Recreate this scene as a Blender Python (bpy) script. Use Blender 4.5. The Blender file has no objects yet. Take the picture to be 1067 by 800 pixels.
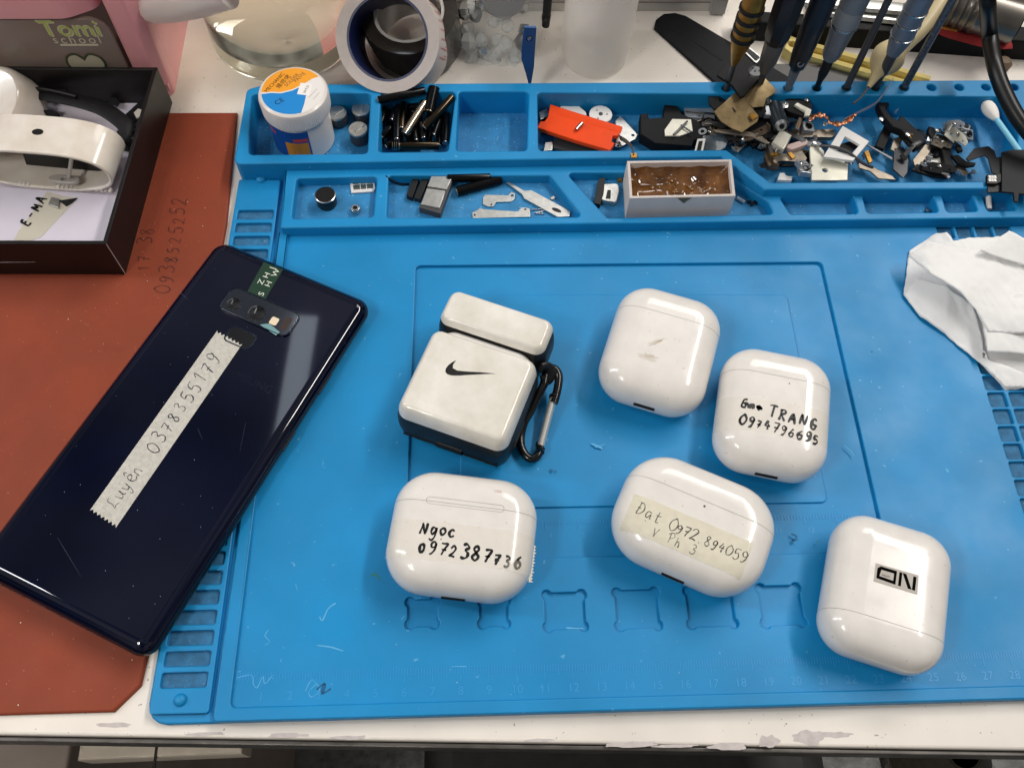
import bpy, bmesh, math, random
from mathutils import Vector, Matrix
from mathutils.geometry import tessellate_polygon
random.seed(7)
S = 0.001                      # everything below is written in millimetres
scene = bpy.context.scene
COL = scene.collection

# ------------------------------------------------------------------ camera
CAM = Vector((88.398, -34.310, 330.911))
CROT = (0.4727086, -0.0248272, -0.0311001)
FPX, PW, PH = 930.72, 1067.0, 800.0
cd = bpy.data.cameras.new("camera"); cam = bpy.data.objects.new("camera", cd); COL.objects.link(cam)
cam.location = CAM * S; cam.rotation_euler = CROT
cd.sensor_width = 36.0; cd.lens = 36.0 * FPX / PW
cd.clip_start = 0.005; cd.clip_end = 50.0
scene.camera = cam

# ------------------------------------------------------------------ world and lamps
w = bpy.data.worlds.new("World"); scene.world = w; w.use_nodes = True
nt = w.node_tree; bg = nt.nodes["Background"]
tc = nt.nodes.new("ShaderNodeTexCoord"); sx = nt.nodes.new("ShaderNodeSeparateXYZ")
rp = nt.nodes.new("ShaderNodeValToRGB")
nt.links.new(tc.outputs["Generated"], sx.inputs[0]); nt.links.new(sx.outputs["Z"], rp.inputs[0])
e = rp.color_ramp.elements
e[0].position = 0.0; e[0].color = (0.10, 0.09, 0.085, 1)
e[1].position = 0.75; e[1].color = (0.50, 0.49, 0.48, 1)
k = e.new(0.3); k.color = (0.40, 0.38, 0.36, 1)
wn = nt.nodes.new("ShaderNodeTexNoise"); wn.inputs["Scale"].default_value = 3.2; wn.inputs["Detail"].default_value = 2.0
wr_ = nt.nodes.new("ShaderNodeMapRange"); wr_.inputs[1].default_value = 0.35; wr_.inputs[2].default_value = 0.65; wr_.inputs[3].default_value = 0.15; wr_.inputs[4].default_value = 2.1
wm = nt.nodes.new("ShaderNodeMix"); wm.data_type = 'RGBA'; wm.blend_type = 'MULTIPLY'; wm.inputs[0].default_value = 1.0
nt.links.new(tc.outputs["Generated"], wn.inputs["Vector"]); nt.links.new(wn.outputs["Fac"], wr_.inputs[0])
nt.links.new(rp.outputs[0], wm.inputs[6]); nt.links.new(wr_.outputs[0], wm.inputs[7]); nt.links.new(wm.outputs[2], bg.inputs[0]); bg.inputs[1].default_value = 0.36

def area(name, loc, target, sx_, sy_, power, col, spread=180):
    l = bpy.data.lights.new(name, 'AREA'); l.shape = 'RECTANGLE'; l.size = sx_; l.size_y = sy_
    l.energy = power; l.color = col; l.spread = math.radians(spread)
    o = bpy.data.objects.new(name, l); COL.objects.link(o); o.location = loc
    d = (Vector(target) - Vector(loc)); o.rotation_euler = d.to_track_quat('-Z', 'Y').to_euler()
    return o
# shop ceiling tube behind and to the right, ceiling tube on the left, small lamp cluster in front on the left
area("ceiling_lamp", (0.9, 1.85, 2.1), (0.12, 0.12, 0), 0.75, 0.75, 12.0, (1.0, 0.97, 0.94))
kl = area("ceiling_tube_lamp", (1.08, 0.80, 1.5), (0.15, 0.12, 0), 0.12, 1.3, 23.0, (1.0, 0.96, 0.90)); kl.rotation_euler = (0, math.radians(32), 0)
area("tube_lamp", (-1.15, 0.30, 0.95), (0.05, 0.12, 0), 0.07, 1.1, 8.0, (0.97, 0.98, 1.0))
wl = area("added_streak_light", (-0.33, 0.88, 1.5), (-0.33, 0.88, 0), 0.055, 0.40, 0.26, (0.78, 0.88, 1.0)); wl.rotation_euler = (0, 0, math.radians(-4))  # dim overhead strip, added only to put a pale reflected streak on the phone
for dx in (0, 1):
    for dy in (0, 1):
        p = (-0.34 + 0.07 * dx, -0.18 - 0.09 * dy + 0.03 * dx, 0.62)
        area("bulb_lamp", p, (0.08, 0.06, 0), 0.024, 0.024, 0.42, (1.0, 0.96, 0.9))

scene.view_settings.view_transform = 'Standard'; scene.view_settings.look = 'None'
scene.view_settings.exposure = -0.05; scene.view_settings.gamma = 1.0
scene.render.engine = 'CYCLES'
scene.cycles.max_bounces = 10; scene.cycles.transparent_max_bounces = 16
scene.cycles.use_denoising = True
scene.cycles.caustics_refractive = True

# ------------------------------------------------------------------ projection of photograph pixels onto real heights
RM = Matrix.Identity(3)
from mathutils import Euler
RM = Euler(CROT, 'XYZ').to_matrix()
OFF = 0.0                     # height of the support under the things being built (the tall tray's floor lies lower)
def P(u, v, z=0.0):
    q = P_(u, v, z + OFF); return Vector((q.x, q.y, z))
def P_(u, v, z=0.0):
    d = RM @ Vector(((u - PW / 2) / FPX, -(v - PH / 2) / FPX, -1.0))
    t = (z - CAM.z) / d.z
    return CAM + d * t
def PY(u, v, y):
    d = RM @ Vector(((u - PW / 2) / FPX, -(v - PH / 2) / FPX, -1.0))
    t = (y - CAM.y) / d.y
    return CAM + d * t
def P2(pts, z=0.0):
    return [(P(a, b, z).x, P(a, b, z).y) for a, b in pts]

# ------------------------------------------------------------------ materials
def lin(c):
    c = c / 255.0
    return c / 12.92 if c <= 0.04045 else ((c + 0.055) / 1.055) ** 2.4
def rgb(h):
    return tuple(lin(int(h[i:i + 2], 16)) for i in (0, 2, 4)) + (1.0,)
MATS = {}
def mat(name, col, rough=0.5, metal=0.0, spec=0.5, var=0.0, size=8.0, bump=0.0, bsize=0.6, coat=0.0, trans=0.0,
        alpha=1.0, ior=1.45, transl=0.0, specks=None, speck_size=2.0, speck_amt=0.03, var2=None, sss=0.0, rvar=0.0):
    if name in MATS: return MATS[name]
    m = bpy.data.materials.new(name); m.use_nodes = True; MATS[name] = m
    n = m.node_tree; b = n.nodes["Principled BSDF"]; L = n.links.new
    c = rgb(col) if isinstance(col, str) else col
    b.inputs["Base Color"].default_value = c
    b.inputs["Roughness"].default_value = rough; b.inputs["Metallic"].default_value = metal
    b.inputs["Specular IOR Level"].default_value = spec; b.inputs["IOR"].default_value = ior
    b.inputs["Coat Weight"].default_value = coat; b.inputs["Coat Roughness"].default_value = 0.04
    b.inputs["Transmission Weight"].default_value = trans; b.inputs["Alpha"].default_value = alpha
    if sss:
        b.inputs["Subsurface Weight"].default_value = sss; b.inputs["Subsurface Radius"].default_value = (1, .9, .8)
        b.inputs["Subsurface Scale"].default_value = 0.001
    t = n.nodes.new("ShaderNodeTexCoord")
    def noise(sz, det=4.0, ro=0.55):
        q = n.nodes.new("ShaderNodeTexNoise"); q.inputs["Scale"].default_value = 1.0 / (sz * S)
        q.inputs["Detail"].default_value = det; q.inputs["Roughness"].default_value = ro
        L(t.outputs["Object"], q.inputs["Vector"]); return q
    cur = None
    if var:
        q = noise(size); r = n.nodes.new("ShaderNodeValToRGB")
        lo = tuple(x * (1 - var) for x in c[:3]) + (1,); hi = tuple(min(1, x * (1 + var * .6)) for x in c[:3]) + (1,)
        if var2: lo = rgb(var2)
        r.color_ramp.elements[0].color = lo; r.color_ramp.elements[1].color = hi
        r.color_ramp.elements[0].position = .32; r.color_ramp.elements[1].position = .68
        L(q.outputs["Fac"], r.inputs[0]); cur = r.outputs[0]
    if specks:
        q = noise(speck_size, 1.0); r = n.nodes.new("ShaderNodeValToRGB")
        r.color_ramp.elements[0].position = .70 - speck_amt; r.color_ramp.elements[1].position = .74 - speck_amt
        r.color_ramp.elements[0].color = (0, 0, 0, 1); r.color_ramp.elements[1].color = (1, 1, 1, 1)
        L(q.outputs["Fac"], r.inputs[0])
        x = n.nodes.new("ShaderNodeMix"); x.data_type = 'RGBA'
        L(r.outputs[0], x.inputs[0])
        if cur: L(cur, x.inputs[6])
        else: x.inputs[6].default_value = c
        x.inputs[7].default_value = rgb(specks); cur = x.outputs[2]
    if cur: L(cur, b.inputs["Base Color"])
    if rvar:
        q = noise(size * .7); mr = n.nodes.new("ShaderNodeMapRange")
        mr.inputs[1].default_value = .3; mr.inputs[2].default_value = .7
        mr.inputs[3].default_value = max(0.02, rough - rvar); mr.inputs[4].default_value = rough + rvar
        L(q.outputs["Fac"], mr.inputs[0]); L(mr.outputs[0], b.inputs["Roughness"])
    if transl:
        tr = n.nodes.new("ShaderNodeBsdfTranslucent"); tr.inputs[0].default_value = c; mx = n.nodes.new("ShaderNodeMixShader"); mx.inputs[0].default_value = transl
        tp = n.nodes.new("ShaderNodeBsdfTransparent"); m2 = n.nodes.new("ShaderNodeMixShader"); m2.inputs[0].default_value = alpha; b.inputs["Alpha"].default_value = 1.0
        L(b.outputs[0], mx.inputs[1]); L(tr.outputs[0], mx.inputs[2]); L(tp.outputs[0], m2.inputs[1]); L(mx.outputs[0], m2.inputs[2])
        L(m2.outputs[0], n.nodes["Material Output"].inputs[0])
    if bump:
        q = noise(bsize, 3.0); u = n.nodes.new("ShaderNodeBump"); u.inputs["Strength"].default_value = bump
        u.inputs["Distance"].default_value = 0.0003
        L(q.outputs["Fac"], u.inputs["Height"]); L(u.outputs[0], b.inputs["Normal"])
    return m

# ------------------------------------------------------------------ mesh builder
def fillet(pts, r, n=4):
    out = []; N = len(pts)
    rr = r if isinstance(r, (list, tuple)) else [r] * N
    for i in range(N):
        p = Vector(pts[i][:2]); a = Vector(pts[i - 1][:2]) - p; b = Vector(pts[(i + 1) % N][:2]) - p
        la, lb = a.length, b.length
        if rr[i] <= 0 or la < 1e-6 or lb < 1e-6: out.append(tuple(p)); continue
        a.normalize(); b.normalize()
        ang = math.acos(max(-1, min(1, a.dot(b))))
        if ang > 3.0: out.append(tuple(p)); continue
        d = min(rr[i] / math.tan(ang / 2), la * .48, lb * .48)
        rad = d * math.tan(ang / 2)
        bis = (a + b).normalized(); c = p + bis * (rad / math.sin(ang / 2))
        s = p + a * d - c; e_ = p + b * d - c
        a0 = math.atan2(s.y, s.x); a1 = math.atan2(e_.y, e_.x); da = (a1 - a0 + math.pi) % (2 * math.pi) - math.pi
        for j in range(n + 1):
            t = a0 + da * j / n; out.append((c.x + rad * math.cos(t), c.y + rad * math.sin(t)))
    return out
def ccw(pts):
    s = sum(pts[i - 1][0] * pts[i][1] - pts[i][0] * pts[i - 1][1] for i in range(len(pts)))
    return list(pts) if s > 0 else list(pts)[::-1]
def offset(pts, d):            # positive d moves a ccw loop inwards
    out = []; N = len(pts)
    for i in range(N):
        p = Vector(pts[i]); a = (p - Vector(pts[i - 1])); b = (Vector(pts[(i + 1) % N]) - p)
        if a.length < 1e-7: a = b
        if b.length < 1e-7: b = a
        a = a.normalized(); b = b.normalized()
        na = Vector((-a.y, a.x)); nb = Vector((-b.y, b.x)); m = na + nb
        if m.length < 1e-6: out.append(tuple(p)); continue
        m.normalize(); k = d / max(.35, m.dot(na)); out.append((p.x + m.x * k, p.y + m.y * k))
    return out
def rrect(w_, h_, r, n=6, cx=0, cy=0):
    return [(x + cx, y + cy) for x, y in fillet([(-w_/2, -h_/2), (w_/2, -h_/2), (w_/2, h_/2), (-w_/2, h_/2)], r, n)]
def circ(r, n=24, cx=0, cy=0):
    return [(cx + r * math.cos(2 * math.pi * i / n), cy + r * math.sin(2 * math.pi * i / n)) for i in range(n)]

class B:
    def __init__(s): s.v = []; s.f = []; s.mi = []; s.cur = 0
    def add(s, vs, fs, M=None):
        o = len(s.v)
        s.v += [tuple(M @ Vector(x)) if M else tuple(x) for x in vs]
        for f in fs: s.f.append(tuple(i + o for i in f)); s.mi.append(s.cur)
        return s
    def box(s, c, d, M=None, rz=0):
        x, y, z = (k / 2 for k in d); R = Matrix.Rotation(rz, 3, 'Z')
        vs = [Vector(c) + R @ Vector((a * x, b * y, e_ * z)) for a in (-1, 1) for b in (-1, 1) for e_ in (-1, 1)]
        return s.add(vs, [(0, 1, 3, 2), (4, 6, 7, 5), (0, 4, 5, 1), (2, 3, 7, 6), (0, 2, 6, 4), (1, 5, 7, 3)], M)
    def plate(s, outer, holes, z0, z1, bev=0.0, M=None, bottom=True, seg=3):
        loops = [ccw(outer)] + [ccw(h) for h in holes]
        sg = [1] + [-1] * len(holes)
        tops = []; vs = []; fs = []
        for L_, g in zip(loops, sg):
            n = len(L_); rings = [[(x, y, z0) for x, y in L_]]
            if bev > 0:
                for i in range(seg + 1):
                    a = math.pi / 2 * i / seg
                    q = offset(L_, g * bev * (1 - math.cos(a)))
                    rings.append([(x, y, z1 - bev + bev * math.sin(a)) for x, y in q])
            else: rings.append([(x, y, z1) for x, y in L_])
            base = len(vs)
            for r in rings: vs += r
            for k_ in range(len(rings) - 1):
                for i in range(n):
                    a, b_ = base + k_ * n + i, base + k_ * n + (i + 1) % n
                    f = (a, b_, b_ + n, a + n); fs.append(f if g > 0 else f[::-1])
            tops.append((base + (len(rings) - 1) * n, base, n, rings[-1], L_))
        if len(loops) == 1 and False: pass
        tri = tessellate_polygon([[Vector(p) for p in t[3]] for t in tops])
        idx = []; idb = []
        for t in tops:
            for i in range(t[2]): idx.append(len(vs)); vs.append(vs[t[0] + i])
        for t in tops:
            for i in range(t[2]): idb.append(len(vs)); vs.append(vs[t[1] + i])
        P_ = [Vector(vs[i]) for i in idx]
        for t in tri:
            nrm = (P_[t[1]] - P_[t[0]]).cross(P_[t[2]] - P_[t[0]])
            t = t if nrm.z > 0 else t[::-1]
            fs.append(tuple(idx[i] for i in t))
            if bottom: fs.append(tuple(idb[i] for i in t)[::-1])
        return s.add(vs, fs, M)
    def tube(s, path, r, n=10, cap=True, closed=False):
        pts = [Vector(p) for p in path]; N = len(pts); up = Vector((0, 0, 1)); prev = None; vs = []; fs = []
        for i, p in enumerate(pts):
            if closed: t = pts[(i + 1) % N] - pts[i - 1]
            else: t = pts[min(i + 1, N - 1)] - pts[max(i - 1, 0)]
            t.normalize()
            if prev is None:
                u = t.cross(up)
                if u.length < .05: u = t.cross(Vector((1, 0, 0)))
            else: u = prev - t * prev.dot(t)
            u.normalize(); prev = u; v_ = t.cross(u)
            rr = r[min(i, len(r) - 1)] if isinstance(r, list) else r
            ru, rv = rr if isinstance(rr, tuple) else (rr, rr)
            for j in range(n):
                a = 2 * math.pi * j / n; vs.append(p + u * ru * math.cos(a) + v_ * rv * math.sin(a))
        for i in range(N if closed else N - 1):
            for j in range(n):
                a = i * n + j; b_ = i * n + (j + 1) % n; i2 = ((i + 1) % N) * n
                fs.append((a, i2 + j, i2 + (j + 1) % n, b_)[::-1])
        if cap and not closed:
            o1 = len(vs); vs += vs[:n] + vs[(N - 1) * n:(N - 1) * n + n]
            fs.append(tuple(o1 + j for j in range(n))[::-1]); fs.append(tuple(o1 + n + j for j in range(n)))
        return s.add(vs, fs)
    def lathe(s, prof, n=32, M=None, cap0=True, cap1=True):
        vs = []; fs = []
        for r, z in prof:
            for j in range(n):
                a = 2 * math.pi * j / n; vs.append((r * math.cos(a), r * math.sin(a), z))
        for i in range(len(prof) - 1):
            for j in range(n):
                a, b_ = i * n + j, i * n + (j + 1) % n; fs.append((a, b_, b_ + n, a + n))
        if cap0: fs.append(tuple(range(n))[::-1])
        if cap1: fs.append(tuple((len(prof) - 1) * n + j for j in range(n)))
        return s.add(vs, fs, M)
    def grid(s, fn, nu, nv):
        vs = [fn(i / nu, j / nv) for j in range(nv + 1) for i in range(nu + 1)]
        fs = [(j * (nu + 1) + i, j * (nu + 1) + i + 1, (j + 1) * (nu + 1) + i + 1, (j + 1) * (nu + 1) + i) for j in range(nv) for i in range(nu)]
        return s.add(vs, fs)
    def ribbon(s, pts, wd, zf, lift=0.06):   # an ink stroke lying on the surface zf(x, y)
        n = len(pts); vs = []; fs = []; ph = random.random() * 6; fr = random.uniform(.25, .7); am = random.uniform(.1, .42); wd = wd * random.uniform(.8, 1.18)
        for i, p in enumerate(pts):
            p = Vector(p[:2]); a = Vector(pts[max(i - 1, 0)][:2]); b_ = Vector(pts[min(i + 1, n - 1)][:2]); t = b_ - a
            if t.length < 1e-9: t = Vector((1, 0))
            t.normalize(); m = Vector((-t.y, t.x)); k_ = wd * (0.55 if i in (0, n - 1) else 1.0) * (0.92 + .16 * random.random()) * (1 + am * math.sin(ph + i * fr)) / 2
            for g in (1, -1):
                q = p + m * k_ * g; vs.append((q.x, q.y, zf(q.x, q.y) + lift))
        fs = [(2 * i, 2 * i + 1, 2 * i + 3, 2 * i + 2) for i in range(n - 1)]
        return s.add(vs, fs)
    def build(s, name, m, parent=None, world=False, sharp=35, group=None):
        me = bpy.data.meshes.new(name)
        vs = s.v
        if parent is not None and world:
            root = parent
            while "_rz" not in root: root = root.parent
            inv = Matrix.Rotation(-root["_rz"], 3, 'Z'); o_ = Vector(root["_loc"])
            vs = [inv @ (Vector(x) + Vector((0, 0, OFF)) - o_) for x in vs]
        me.from_pydata([tuple(c * S for c in x) for x in vs], [], s.f); me.validate(); me.update()
        ms = m if isinstance(m, (list, tuple)) else [m]
        for q in ms: me.materials.append(q)
        if len(ms) > 1 and len(me.polygons) == len(s.mi):
            for p_, i in zip(me.polygons, s.mi): p_.material_index = i
        bm = bmesh.new(); bm.from_mesh(me); bmesh.ops.recalc_face_normals(bm, faces=bm.faces) if not getattr(s, 'flat', False) else None
        bm.to_mesh(me); bm.free()
        for p_ in me.polygons: p_.use_smooth = True
        me.set_sharp_from_angle(angle=math.radians(sharp))
        o = bpy.data.objects.new(name, me); COL.objects.link(o)
        if parent is not None: o.parent = parent
        return o
def T(name, label, cat, loc=(0, 0, 0), rz=0.0, group=None):
    o = bpy.data.objects.new(name, None); COL.objects.link(o); o.empty_display_size = 0.005
    loc = (loc[0], loc[1], loc[2] + OFF)
    o.location = Vector(loc) * S; o.rotation_euler = (0, 0, rz); o["_loc"] = tuple(loc); o["_rz"] = rz
    return tag(o, label, cat, group)
def tag(o, label, cat, group=None):
    o["label"] = label; o["category"] = cat
    if group: o["group"] = group
    return o
def structure(o): o["kind"] = "structure"; return o
def copy_tree(o, loc=None, rz=None, label=None, parent=None):
    c = o.copy(); COL.objects.link(c)
    if parent is not None: c.parent = parent
    for ch in list(o.children): copy_tree(ch, parent=c)
    if loc is not None: c.location = Vector(loc) * S; c["_loc"] = tuple(loc)
    if rz is not None: c.rotation_euler = (0, 0, rz); c["_rz"] = rz
    if label: c["label"] = label
    return c

_tcache = {}
def text_polys(body, size, spacing=1.0):
    key = (body, size, spacing)
    if key in _tcache: return _tcache[key]
    cu = bpy.data.curves.new("lettering", 'FONT'); cu.body = body; cu.size = size; cu.align_x = 'CENTER'; cu.align_y = 'CENTER'
    cu.space_character = spacing; cu.resolution_u = 3
    o = bpy.data.objects.new("lettering", cu); COL.objects.link(o)
    dg = bpy.context.evaluated_depsgraph_get(); dg.update()
    me = bpy.data.meshes.new_from_object(o.evaluated_get(dg))
    r = ([tuple(v.co) for v in me.vertices], [tuple(p.vertices) for p in me.polygons])
    bpy.data.objects.remove(o); bpy.data.curves.remove(cu); bpy.data.meshes.remove(me)
    _tcache[key] = r; return r
def put_text(b, body, size, M, spacing=1.0, fn=None):
    vs, fs = text_polys(body, size, spacing)
    vs = [M @ Vector(v) for v in vs]
    if fn: vs = [fn(v) for v in vs]
    b.add(vs, fs); b.flat = True
def face_up(*a): pass

# stroke lettering for handwriting: each glyph is a list of strokes in a unit box
G = {
 '0': [[(.5, 1), (.12, .75), (.08, .3), (.4, 0), (.8, .2), (.88, .65), (.55, 1), (.4, .98)]],
 '1': [[(.2, .72), (.55, 1), (.5, .5), (.45, 0)]],
 '2': [[(.1, .75), (.4, 1), (.8, .8), (.5, .35), (.1, .03), (.5, .08), (.9, .02)]],
 '3': [[(.15, .9), (.5, 1), (.8, .8), (.45, .55), (.8, .4), (.75, .1), (.35, 0), (.08, .12)]],
 '4': [[(.5, 1), (.3, .7), (.1, .42), (.5, .42), (.9, .46)], [(.65, .7), (.6, .3), (.58, 0)]],
 '5': [[(.85, 1), (.3, .96), (.2, .55), (.6, .6), (.85, .3), (.55, 0), (.1, .06)]],
 '6': [[(.7, 1), (.35, .7), (.12, .3), (.35, 0), (.75, .1), (.8, .4), (.45, .5), (.18, .3)]],
 '7': [[(.1, .95), (.5, .97), (.88, .95), (.6, .5), (.4, 0)], [(.25, .48), (.55, .5), (.85, .5)]],
 '8': [[(.75, .85), (.45, 1), (.2, .8), (.5, .55), (.8, .25), (.5, 0), (.15, .2), (.45, .52), (.75, .85)]],
 '9': [[(.8, .8), (.5, 1), (.2, .78), (.4, .5), (.78, .65), (.82, .85), (.75, .4), (.45, 0), (.2, .04)]],
 'N': [[(.1, 0), (.15, .5), (.2, 1)], [(.2, 1), (.5, .45), (.8, .05)], [(.8, .05), (.85, .5), (.92, 1)]],
 'g': [[(.75, .55), (.4, .62), (.2, .3), (.45, .08), (.75, .4), (.78, .6), (.7, 0), (.5, -.35), (.1, -.25)]],
 'o': [[(.5, .6), (.15, .35), (.4, 0), (.8, .25), (.55, .6)], [(.45, -.28), (.55, -.3)]],
 'c': [[(.75, .5), (.45, .6), (.18, .3), (.4, .02), (.85, .1)]],
 'T': [[(.02, .95), (.5, 1), (.98, .95)], [(.5, 1), (.48, .5), (.5, 0)]],
 'R': [[(.15, 0), (.2, .5), (.2, 1)], [(.1, .95), (.6, 1), (.75, .75), (.3, .5)], [(.35, .5), (.6, .25), (.9, 0)]],
 'A': [[(.05, 0), (.3, .6), (.5, 1)], [(.5, 1), (.7, .5), (.9, 0)], [(.2, .35), (.5, .4), (.8, .35)]],
 'G': [[(.85, .85), (.5, 1), (.15, .6), (.25, .1), (.7, 0), (.85, .4)], [(.5, .42), (.75, .42), (1.05, .4)], [(.3, .9), (.25, .4), (.3, .05)]],
 'E': [[(.85, 1), (.3, .95), (.15, .5), (.2, .05), (.85, .02)], [(.2, .52), (.45, .54), (.7, .55)]],
 'm': [[(.05, .0), (.1, .3), (.12, .6)], [(.12, .45), (.35, .6), (.42, .0)], [(.42, .4), (.7, .62), (.85, .0)]],
 'x': [[(.0, .5), (.5, .3), (1, .45)], [(.1, .3), (.5, .55), (.95, .2)], [(.2, .6), (.4, .1), (.7, .55)]],
 'P': [[(.2, 0), (.25, .5), (.22, 1)], [(-.1, .8), (.5, 1.05), (.9, .75), (.55, .5), (.25, .45)]],
 'a': [[(.75, .55), (.35, .6), (.15, .25), (.45, .02), (.75, .4), (.78, .1), (.95, 0)], [(.45, -.26), (.52, -.28)]],
 't': [[(.45, 1), (.42, .4), (.5, .02), (.8, .1)], [(.2, .62), (.5, .62), (.8, .64)]],
 'L': [[(.7, 1), (.35, .9), (.25, .4), (.05, .05), (.5, .08), (.95, 0)]],
 'u': [[(.1, .55), (.15, .1), (.45, .0), (.7, .3), (.75, .55)], [(.75, .55), (.75, .1), (.95, .05)]],
 'y': [[(.15, .55), (.25, .15), (.6, .15), (.75, .5)], [(.75, .55), (.65, -.1), (.35, -.4), (.1, -.2)]],
 'e': [[(.15, .3), (.6, .35), (.65, .55), (.3, .6), (.15, .25), (.45, .0), (.9, .12)], [(.3, .78), (.45, .95), (.65, .78)]],
 'n': [[(.1, 0), (.15, .3), (.15, .58)], [(.15, .4), (.5, .62), (.7, .3), (.8, 0)]],
 'V': [[(.05, .9), (.3, .4), (.42, 0)], [(.42, 0), (.65, .5), (.95, 1)]],
 'h': [[(.15, 1), (.18, .5), (.15, 0)], [(.17, .4), (.5, .6), (.7, .3), (.75, 0)]],
 'D': [[(.15, 0), (.2, .5), (.2, 1)], [(.05, .95), (.6, .95), (.9, .5), (.6, .05), (.1, 0)], [(-.05, .5), (.2, .52), (.45, .52)]],
 'i': [[(.4, .55), (.42, .25), (.5, 0)], [(.42, .8), (.5, .82)]],
 '.': [[(.4, 0), (.5, .03)]], '-': [[(.1, .45), (.5, .47), (.9, .45)]], ' ': [],
 'M': [[(.05, 0), (.15, 1)], [(.15, 1), (.5, .3)], [(.5, .3), (.85, 1)], [(.85, 1), (.95, 0)]],
 'K': [[(.15, 0), (.2, 1)], [(.85, 1), (.25, .5)], [(.3, .5), (.9, 0)]],
}
def smooth(pts, k=5):
    p = [Vector(x) for x in pts]; out = []
    for i in range(len(p) - 1):
        a, b_, c, d = p[max(i - 1, 0)], p[i], p[i + 1], p[min(i + 2, len(p) - 1)]
        for j in range(k):
            t = j / k
            out.append(0.5 * ((2 * b_) + (c - a) * t + (2 * a - 5 * b_ + 4 * c - d) * t * t + (3 * b_ - a - 3 * c + d) * t ** 3))
    out.append(p[-1]); return out
def write(b, body, org, ang, h_, adv, wd, zf, jit=.085, lift=.1, slant=.12, grow=None):
    R = Matrix.Rotation(ang, 2); x0 = 0.0; b.flat = True
    for n_, ch in enumerate(body):
        hh = h_ * (1 + random.uniform(-jit, jit) * 2) * (grow[n_] if grow else 1)
        dy = random.uniform(-jit, jit) * h_
        for st in G.get(ch, []):
            pts = [((x + slant * y) * hh * .62 + x0, y * hh + dy) for x, y in st]
            pts = [Vector(org[:2]) + R @ Vector((p[0] + random.uniform(-1, 1) * jit * .35 * h_, p[1] + random.uniform(-1, 1) * jit * .35 * h_)) for p in pts]
            b.ribbon(smooth(pts), wd, zf, lift + .002 * (n_ % 5))
        x0 += adv * (grow[n_] ** .5 if grow else 1)

# =================================================================== THE SETTING
TZ = -4.0
M_table = mat("table_laminate", "e4dcd2", .42, var=.10, size=60, specks="a3927f", speck_size=1.6, speck_amt=-.045, bump=.05, bsize=2, rvar=.1)
M_floor = mat("floor_terrazzo", "7c7d7b", .6, var=.5, size=14, specks="70706c", speck_size=6, speck_amt=.05)
M_edge = mat("table_edge_metal", "5a5652", .4, metal=.5, var=.3, size=10)

b = B(); a0, a1 = P(-150, 763, TZ), P(1250, 784, TZ)
b.plate([(a0.x, a0.y), (a1.x, a1.y), (a1.x + 150, 900), (a0.x - 250, 900)], [], -16, TZ, 1.2)
structure(b.build("table_top", M_table))
b = B(); d = Vector((a1.x - a0.x, a1.y - a0.y, 0)); n_ = Vector((d.y, -d.x, 0)).normalized()
q = [a0 + n_ * .4, a1 + n_ * .4, a1 + n_ * 2.0, a0 + n_ * 2.0]
b.plate([(p.x, p.y) for p in q], [], -17.5, -5.6, .5)
b.plate([(p.x, p.y) for p in (a0 + n_ * .3, a1 + n_ * .3, a1 - n_ * 40, a0 - n_ * 40)], [], -24, -16.3, .3)
structure(b.build("table_edge_trim", M_edge))
b = B(); b.plate([(-1500, -1500), (2000, -1500), (2000, 1500), (-1500, 1500)], [], -720, -700)
structure(b.build("floor", M_floor))
# worn, lighter scuffs in the paint of the table edge
M_scuff = mat("bare_scuff", "c3b9b6", .55, var=.15, size=3)
b = B()
def blob(u, v, r, z, el=1.0, n=16, rz=0):
    c = P(u, v, z); out = []
    for i in range(n):
        t = 2 * math.pi * i / n; k_ = r * (.7 + .6 * random.random())
        x, y = k_ * math.cos(t) * el, k_ * math.sin(t) / el
        out.append((c.x + x * math.cos(rz) - y * math.sin(rz), c.y + x * math.sin(rz) + y * math.cos(rz)))
    return out
for u, v, r, el in ((842, 768, 4.2, 1.6), (800, 772, 2.8, 1.4), (760, 777, 3, 2.4), (660, 775, 3, 3), (300, 766, 2.4, 3), (365, 768, 2, 3), (215, 764, 2, 3.2), (560, 771, 2, 3), (120, 755, 2.4, 2.5), (870, 765, 2.5, 2.4), (700, 777, 2, 4)):
    b.plate(fillet(blob(u, v, r, TZ, el), .4, 2), [], TZ - .1, TZ + .03 + .004 * random.random())
o = b.build("table_scuffs", M_scuff); structure(o)

# under the table edge
t = T("drawer_unit", "grey beige drawer unit standing below the table at the left edge", "drawer unit", (P(30, 785, -140).x, P(30, 785, -140).y, -140))
b = B(); c = P(20, 770, -140)
b.plate([(c.x - 150, c.y - 70), (P(73, 785, -140).x, c.y - 70), (P(73, 785, -140).x, c.y + 120), (c.x - 150, c.y + 120)], [], -690, -140, 2.5)
b.build("cabinet", mat("drawer_paint", "8d7f74", .5, var=.12, size=25), t, True)
b = B(); b.box((c.x - 60, c.y - 76, -190), (60, 10, 8)); b.build("handle", M_edge, t, True)
t = T("wooden_rail", "pale cream wooden rail below the table edge beside the drawer unit", "rail", (P(160, 775, -45).x, P(160, 775, -45).y, -45))
b = B(); p0, p1 = P(80, 792, -45), P(252, 785, -45)
b.plate([(p0.x, p0.y), (p1.x, p1.y), (p1.x, p1.y + 90), (p0.x, p0.y + 90)], [], -60, -45, 1.2); b.build("board", mat("cream_paint", "d8cbb8", .5, var=.15, size=20), t, True)
b = B(); c = P(163, 780, -45); b.box((c.x, c.y, -45.2), (.9, 40, 1.0)); b.build("joint_strip", mat("joint_dark", "2d2723", .7), t, True)
t = T("seat_cushion", "black stool cushion tucked below the middle of the table edge", "cushion", (P(640, 800, -250).x, P(640, 800, -250).y, -250))
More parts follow.
